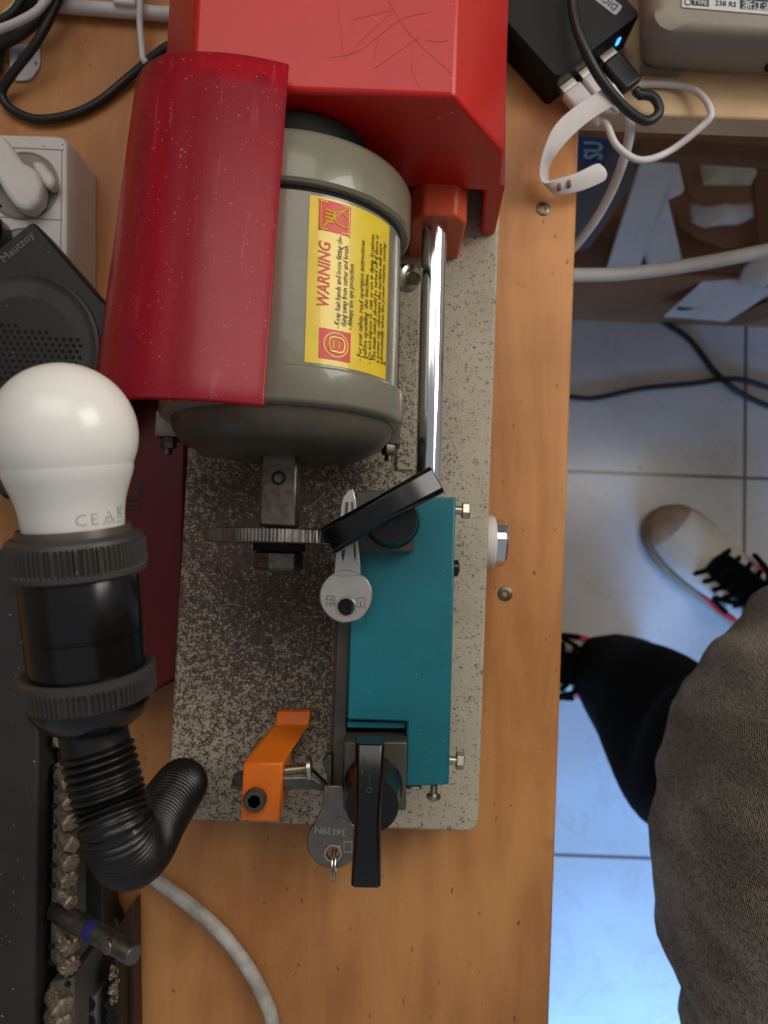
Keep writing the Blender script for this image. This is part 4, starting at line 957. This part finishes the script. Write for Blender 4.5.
slab('cardboard_scrap', [(676, 212), (692, 220), (758, 222), (756, 244), (728, 248), (700, 240), (680, 226)], [0.23, 0.23, 0.23, 0.22, 0.215, 0.215, 0.22], 0.005, M['card'], 'torn cardboard scrap below the crumpled white paper', 'cardboard')
slab('cardboard_strip', [(752, 150), (775, 150), (775, 246), (758, 244)], [0.29, 0.29, 0.25, 0.25], 0.006, M['card_dark'], 'narrow brown cardboard strip at the right edge of the box', 'cardboard')
ev = thing('envelope', 'white shipping envelope propped on the front of the cardboard box', 'envelope', PF(710, 300, 0.1))
slab('envelope_sheet', [(708, 276), (752, 282), (775, 290), (752, 306), (728, 321), (664, 316)], [0.195, 0.195, 0.195, 0.15, 0.11, 0.115], 0.004, M['paper'], '', '', parent=ev)
slab('printed_line', [(678, 307), (728, 310), (728, 313), (677, 310)], [0.137, 0.1375, 0.130, 0.1302], 0.001, M['black_grey'], '', '', parent=ev)
slab('white_pouch', [(744, 268), (760, 252), (785, 240), (790, 272), (760, 288), (738, 284)], [0.23, 0.24, 0.25, 0.22, 0.215, 0.215], 0.001, M['paper'], 'crinkled white pouch at the right edge over the envelope', 'pouch', crumple=0.008)
slab('cardboard_wedge', [(722, 326), (752, 308), (790, 292), (790, 312), (752, 322)], [0.06, 0.12, 0.14, 0.10, 0.06], 0.006, M['card_dark'], 'dark cardboard edge under the white envelope by the box corner', 'cardboard')
# cables under the tables
cable('white_cable', [P(520, 276, -0.12), P(574, 275, -0.14), P(620, 274, -0.155), P(672, 268, -0.155), P(730, 258, -0.14), P(790, 246, -0.12), P(860, 232, -0.08)], 0.0055, M['white_cable'], 'long white cable hanging between bench and side table above the carton', 'cable')
G3 = 'thin black cables on the floor tiles'
cable('floor_cable', [PF(250, 372, 0.005), PF(400, 380, 0.005), PF(520, 392, 0.005), PF(570, 397, 0.005), PF(596, 398, 0.005), PF(640, 389, 0.005), PF(690, 384, 0.005), PF(735, 379, 0.005), PF(770, 388, 0.005), PF(820, 402, 0.005)], 0.0042, M['black_cable'], 'black cable coming out from under the bench along the tiles', 'cable', G3)
cable('floor_cable', [PF(640, 306, 0.012), PF(667, 324, 0.005), PF(690, 340, 0.005), PF(712, 368, 0.005), PF(728, 384, 0.012), PF(748, 397, 0.005), PF(775, 408, 0.005), PF(820, 420, 0.005)], 0.0046, M['black_cable'], 'black cable running from the carton diagonally over the other floor cable', 'cable', G3)

# ------------------------------------------------------------------ person standing at the bench
def skin_mesh(name, verts, edges, root, parent, m, sub=2, bevel=0):
    me = bpy.data.meshes.new(name); me.from_pydata([v[0] for v in verts], edges, []); o = bpy.data.objects.new(name, me); COL.objects.link(o)
    sk = o.modifiers.new('skin', 'SKIN'); sk.use_smooth_shade = True
    for i, v in enumerate(verts):
        sv = me.skin_vertices[0].data[i]; r = v[1]; sv.radius = r if isinstance(r, tuple) else (r, r); sv.use_root = (i == root)
    sb_ = o.modifiers.new('sub', 'SUBSURF'); sb_.levels = sub; sb_.render_levels = sub
    me.materials.append(m)
    dg = bpy.context.evaluated_depsgraph_get(); dg.update()
    me2 = bpy.data.meshes.new_from_object(o.evaluated_get(dg)); bpy.data.objects.remove(o)
    me2.shade_smooth(); o = bpy.data.objects.new(name, me2); COL.objects.link(o)
    if not me2.materials: me2.materials.append(m)
    if parent is not None: o.parent = parent
    return o
an2 = PF(620, 676, 0.10); an1 = PF(786, 618, 0.10)
hipc = Vector((0.42, -0.22, 0.88)); hp2, hp1 = hipc + Vector((0.02, -0.09, -0.02)), hipc + Vector((0.06, 0.09, -0.02))
kn2 = PF(690, 770, 0.36); kn2 = Vector((an2.x + 0.01, an2.y - 0.035, 0.48)); kn1 = Vector((an1.x - 0.06, an1.y - 0.03, 0.48))
ft2, ft1 = Vector((-0.99, 0.08, 0)), Vector((-0.74, 0.67, 0))
V = [(hipc, (0.13, 0.10)), (hipc + Vector((0.0, 0, 0.18)), (0.125, 0.09)), (hipc + Vector((0.0, 0, 0.38)), (0.14, 0.095)), (hipc + Vector((0.0, 0.0, 0.52)), (0.09, 0.07)), (hipc + Vector((-0.01, 0, 0.60)), 0.052), (hipc + Vector((-0.03, 0, 0.68)), (0.072, 0.085)), (hipc + Vector((-0.035, 0, 0.77)), (0.07, 0.085)),
     (hp2, 0.080), (kn2, 0.055), (an2, 0.036), (an2 + ft2 * 0.06 + Vector((0, 0, -0.066)), 0.020), (an2 + ft2 * 0.15 + Vector((0, 0, -0.072)), 0.014),
     (hp1, 0.080), (kn1, 0.055), (an1, 0.036), (an1 + ft1 * 0.06 + Vector((0, 0, -0.066)), 0.020), (an1 + ft1 * 0.15 + Vector((0, 0, -0.072)), 0.014),
     (hipc + Vector((0.0, -0.19, 0.47)), 0.05), (hipc + Vector((0.06, -0.25, 0.22)), 0.040), (hipc + Vector((0.03, -0.27, 0.0)), 0.028), (hipc + Vector((0.01, -0.27, -0.10)), 0.022),
     (hipc + Vector((0.02, 0.19, 0.47)), 0.05), (hipc + Vector((0.09, 0.25, 0.22)), 0.040), (hipc + Vector((0.09, 0.27, 0.0)), 0.028), (hipc + Vector((0.08, 0.27, -0.10)), 0.022)]
E = [(0, 1), (1, 2), (2, 3), (3, 4), (4, 5), (5, 6), (0, 7), (7, 8), (8, 9), (9, 10), (10, 11), (0, 12), (12, 13), (13, 14), (14, 15), (15, 16), (3, 17), (17, 18), (18, 19), (19, 20), (3, 21), (21, 22), (22, 23), (23, 24)]
pe = thing('person', 'person in grey denim jacket, black trousers and white sneakers standing beside the bench', 'person', (0.42, -0.2, 0))
body = skin_mesh('body', V, E, 0, None, M['skin']); body.parent = pe; body.matrix_parent_inverse = Matrix.Translation(-Vector(pe.location))
def ring_(c, rx, ry, tiltv, n=40, ph=0.0, amp=0.0, seed=0, kf=2.0):
    t = Vector(tiltv).normalized(); a = t.cross(Vector((0, 1, 0))).normalized(); b2 = t.cross(a); out = []
    for i in range(n):
        th = 2 * PI * i / n; k = 1 + amp * noise.noise(Vector((math.cos(th) * kf, math.sin(th) * kf, seed)))
        out.append(c + a * math.cos(th) * rx * k + b2 * math.sin(th) * ry * k)
    return out
def legtube(path, name):
    mb = MB(); pts = smoothpath([p for p, r in path], 6); rs = []
    for i in range(len(path) - 1):
        for k in range(6): rs.append(path[i][1] + (path[i + 1][1] - path[i][1]) * k / 6)
    rs.append(path[-1][1]); rings = []
    for i, (p, r) in enumerate(zip(pts, rs)):
        t = pts[min(i + 1, len(pts) - 1)] - pts[max(0, i - 1)]
        rings.append(ring_(p, r, r, t, amp=0.10, seed=i * 0.12, kf=1.6))
    mb.loft(rings); return mb
l2 = legtube([(an2 + Vector((-0.008, 0.0, -0.035)), 0.058), (an2 + Vector((0.0, -0.008, 0.03)), 0.068), (an2 + Vector((0.008, -0.026, 0.14)), 0.084), (kn2 + Vector((0.0, -0.02, -0.10)), 0.092), (kn2, 0.094), (kn2.lerp(hp2, 0.5), 0.098), (hp2, 0.105)], 'trouser')
for an_ in (an1, an2): join(l2, legtube([(an_ + Vector((0, 0, -0.055)), 0.046), (an_ + Vector((0, 0, -0.01)), 0.052), (an_ + Vector((0, 0, 0.06)), 0.050)], 'sock'))
join(l2, legtube([(an1 + Vector((0, 0.0, -0.02)), 0.056), (an1 + Vector((0, 0, 0.06)), 0.068), (an1.lerp(kn1, 0.5), 0.075), (kn1, 0.085), (kn1.lerp(hp1, 0.5), 0.092), (hp1, 0.105)], 'trouser'))
obj('trousers', l2, M['denim_black'], pe, smooth=80, label='black trousers')

# denim jacket: silhouette points read at about bench height
jc = Vector((0.370, -0.205, 0))
def jring(z, rx, ry, cx=0.0, cy=0.0, seed=0.0, amp=0.05):
    out = []
    for i in range(140):
        th = 2 * PI * i / 140
        f = noise.noise(Vector((math.cos(th) * 4.2, math.sin(th) * 4.2, seed * 0.12))) * amp * 0.8 + noise.noise(Vector((math.cos(th) * 13, math.sin(th) * 13, seed * 0.3 + 5))) * amp * 0.75
        for c_, d_, w__ in ((2.55, 0.045, 0.07), (2.95, 0.035, 0.06), (3.32, 0.05, 0.08), (3.75, 0.035, 0.07), (2.25, 0.035, 0.06)): f -= d_ * math.exp(-((th - c_ - 0.25 * (z - 0.8) - 0.06 * math.sin(z * 9 + c_ * 5)) / w__) ** 2)
        out.append(Vector((jc.x + cx + math.cos(th) * rx * (1 + f), jc.y + cy + math.sin(th) * ry * (1 + f), z)))
    return out
mb = MB(); prof = [(0.60, 0.150, 0.200), (0.605, 0.162, 0.214), (0.64, 0.168, 0.220), (0.70, 0.172, 0.224), (0.76, 0.172, 0.226), (0.82, 0.168, 0.224), (0.88, 0.160, 0.216), (0.95, 0.150, 0.206), (1.05, 0.145, 0.200), (1.18, 0.148, 0.205), (1.30, 0.140, 0.195), (1.38, 0.105, 0.15), (1.43, 0.065, 0.075)]
mb.loft([jring(z, rx, ry, 0.012 * (i > 4) * (i - 4) * 0.5, 0, z * 2.2) for i, (z, rx, ry) in enumerate(prof)])
obj('denim_jacket', mb, M['denim'], pe, smooth=80, sub=1, label='worn grey twill jacket')

def shoe(ankle, fd, name):
    fd = Vector((fd[0], fd[1], 0)).normalized(); sd_ = Vector((-fd.y, fd.x, 0)); heel = Vector((ankle.x, ankle.y, 0)) - fd * 0.065
    stn = [(0.0, 0.022, 0.070), (0.012, 0.034, 0.086), (0.05, 0.038, 0.092), (0.09, 0.038, 0.090), (0.13, 0.041, 0.078), (0.17, 0.047, 0.064), (0.21, 0.050, 0.054), (0.245, 0.047, 0.048), (0.27, 0.038, 0.042), (0.286, 0.022, 0.034), (0.292, 0.006, 0.027)]
    def rings(w0, z0, hs, n=20):
        R = []
        for s_, w_, h_ in stn:
            r = []
            for k in range(n):
                th = 2 * PI * k / n; cx_, cy_ = math.cos(th), math.sin(th)
                xx = w_ * w0 * (abs(cx_) ** 0.75) * (1 if cx_ > 0 else -1); zz = z0 + (hs(h_)) * (0.5 + 0.5 * (abs(cy_) ** 0.85) * (1 if cy_ > 0 else -1))
                r.append(heel + fd * s_ + sd_ * xx + Vector((0, 0, zz)))
            R.append(r)
        return R
    mb = MB(); mb.loft(rings(1.0, 0.022, lambda h: h - 0.022)); up = obj('shoe', mb, M['shoe_white'], pe, smooth=80, sub=1)
    mb = MB()
    n = 0; outl = [heel + fd * s_ + sd_ * (w_ * 1.09) for s_, w_, h_ in stn] + [heel + fd * s_ - sd_ * (w_ * 1.09) for s_, w_, h_ in reversed(stn)]
    mb.loft([[Vector((p.x, p.y, z)) for p in outl] for z in (0.001, 0.028)]); obj('sole', mb, M['shoe_beige'], up, bevel=0.003)
    mb = MB()
    # beige toe guard following the toe
    R = [[q_ + Vector((0, 0, 0.0015)) + fd * 0.001 for q_ in r] for r in rings(1.03, 0.022, lambda h: (h - 0.022) * 1.03)[7:]]
    mb.loft(R); obj('toe_guard', mb, M['shoe_beige'], up, smooth=80, sub=1)
    # tongue and laces
    def topz(s_):
        for (s0, w0, h0), (s1, w1, h1) in zip(stn, stn[1:]):
            if s0 <= s_ <= s1: return h0 + (h1 - h0) * (s_ - s0) / (s1 - s0)
        return 0.05
    mb = MB(); mb.loft([[heel + fd * s_ + sd_ * (w_ * math.cos(t)) + Vector((0, 0, topz(s_) + 0.001 + 0.004 * math.sin(t))) for t in (0, 0.8, 1.57, 2.34, PI)] for s_, w_ in ((0.08, 0.024), (0.11, 0.024), (0.15, 0.023), (0.185, 0.020))], closed=False); obj('tongue', mb, M['denim_black'], up, solid=0.003)
    mb = MB()
    for k in range(6):
        s_ = 0.095 + k * 0.017
        mb.tube(smoothpath([heel + fd * (s_ - 0.003) + sd_ * -0.034 + Vector((0, 0, topz(s_) - 0.010)), heel + fd * s_ + sd_ * -0.018 + Vector((0, 0, topz(s_) + 0.004)), heel + fd * (s_ + 0.006) + Vector((0, 0, topz(s_) + 0.008)), heel + fd * (s_ + 0.004) + sd_ * 0.018 + Vector((0, 0, topz(s_) + 0.004)), heel + fd * (s_ + 0.010) + sd_ * 0.034 + Vector((0, 0, topz(s_) - 0.010))], 5), 0.0042, 8)
    for sgn in (-1, 1):
        mb.tube(smoothpath([heel + fd * 0.11 + Vector((0, 0, topz(0.11) + 0.012)), heel + fd * 0.125 + sd_ * 0.03 * sgn + Vector((0, 0, topz(0.12) + 0.016)), heel + fd * 0.15 + sd_ * 0.045 * sgn + Vector((0, 0, topz(0.14) - 0.002)), heel + fd * 0.12 + sd_ * 0.046 * sgn + Vector((0, 0, 0.065))], 6), 0.004, 8)
    obj('laces', mb, M['denim_black'], up, smooth=80, label='black laces')
    for sgn in (-1, 1):
        mb = MB(); mb.tube(smoothpath([heel + fd * 0.155 + sd_ * 0.0455 * sgn + Vector((0, 0, 0.040)), heel + fd * 0.125 + sd_ * 0.0425 * sgn + Vector((0, 0, 0.042)), heel + fd * 0.085 + sd_ * 0.0395 * sgn + Vector((0, 0, 0.052)), heel + fd * 0.04 + sd_ * 0.0385 * sgn + Vector((0, 0, 0.066))], 6), 0.004, 8, rfun=lambda l, Lt: 0.0015 + 0.006 * math.sin(PI * min(1, l / Lt * 1.2 + 0.1)) ** 2 if l / Lt < 0.75 else 0.0018)
        obj('red_mark', mb, M['shoe_red'], up, label='red curved side mark')
shoe(an1, ft1, 'shoe'); shoe(an2, ft2, 'shoe')
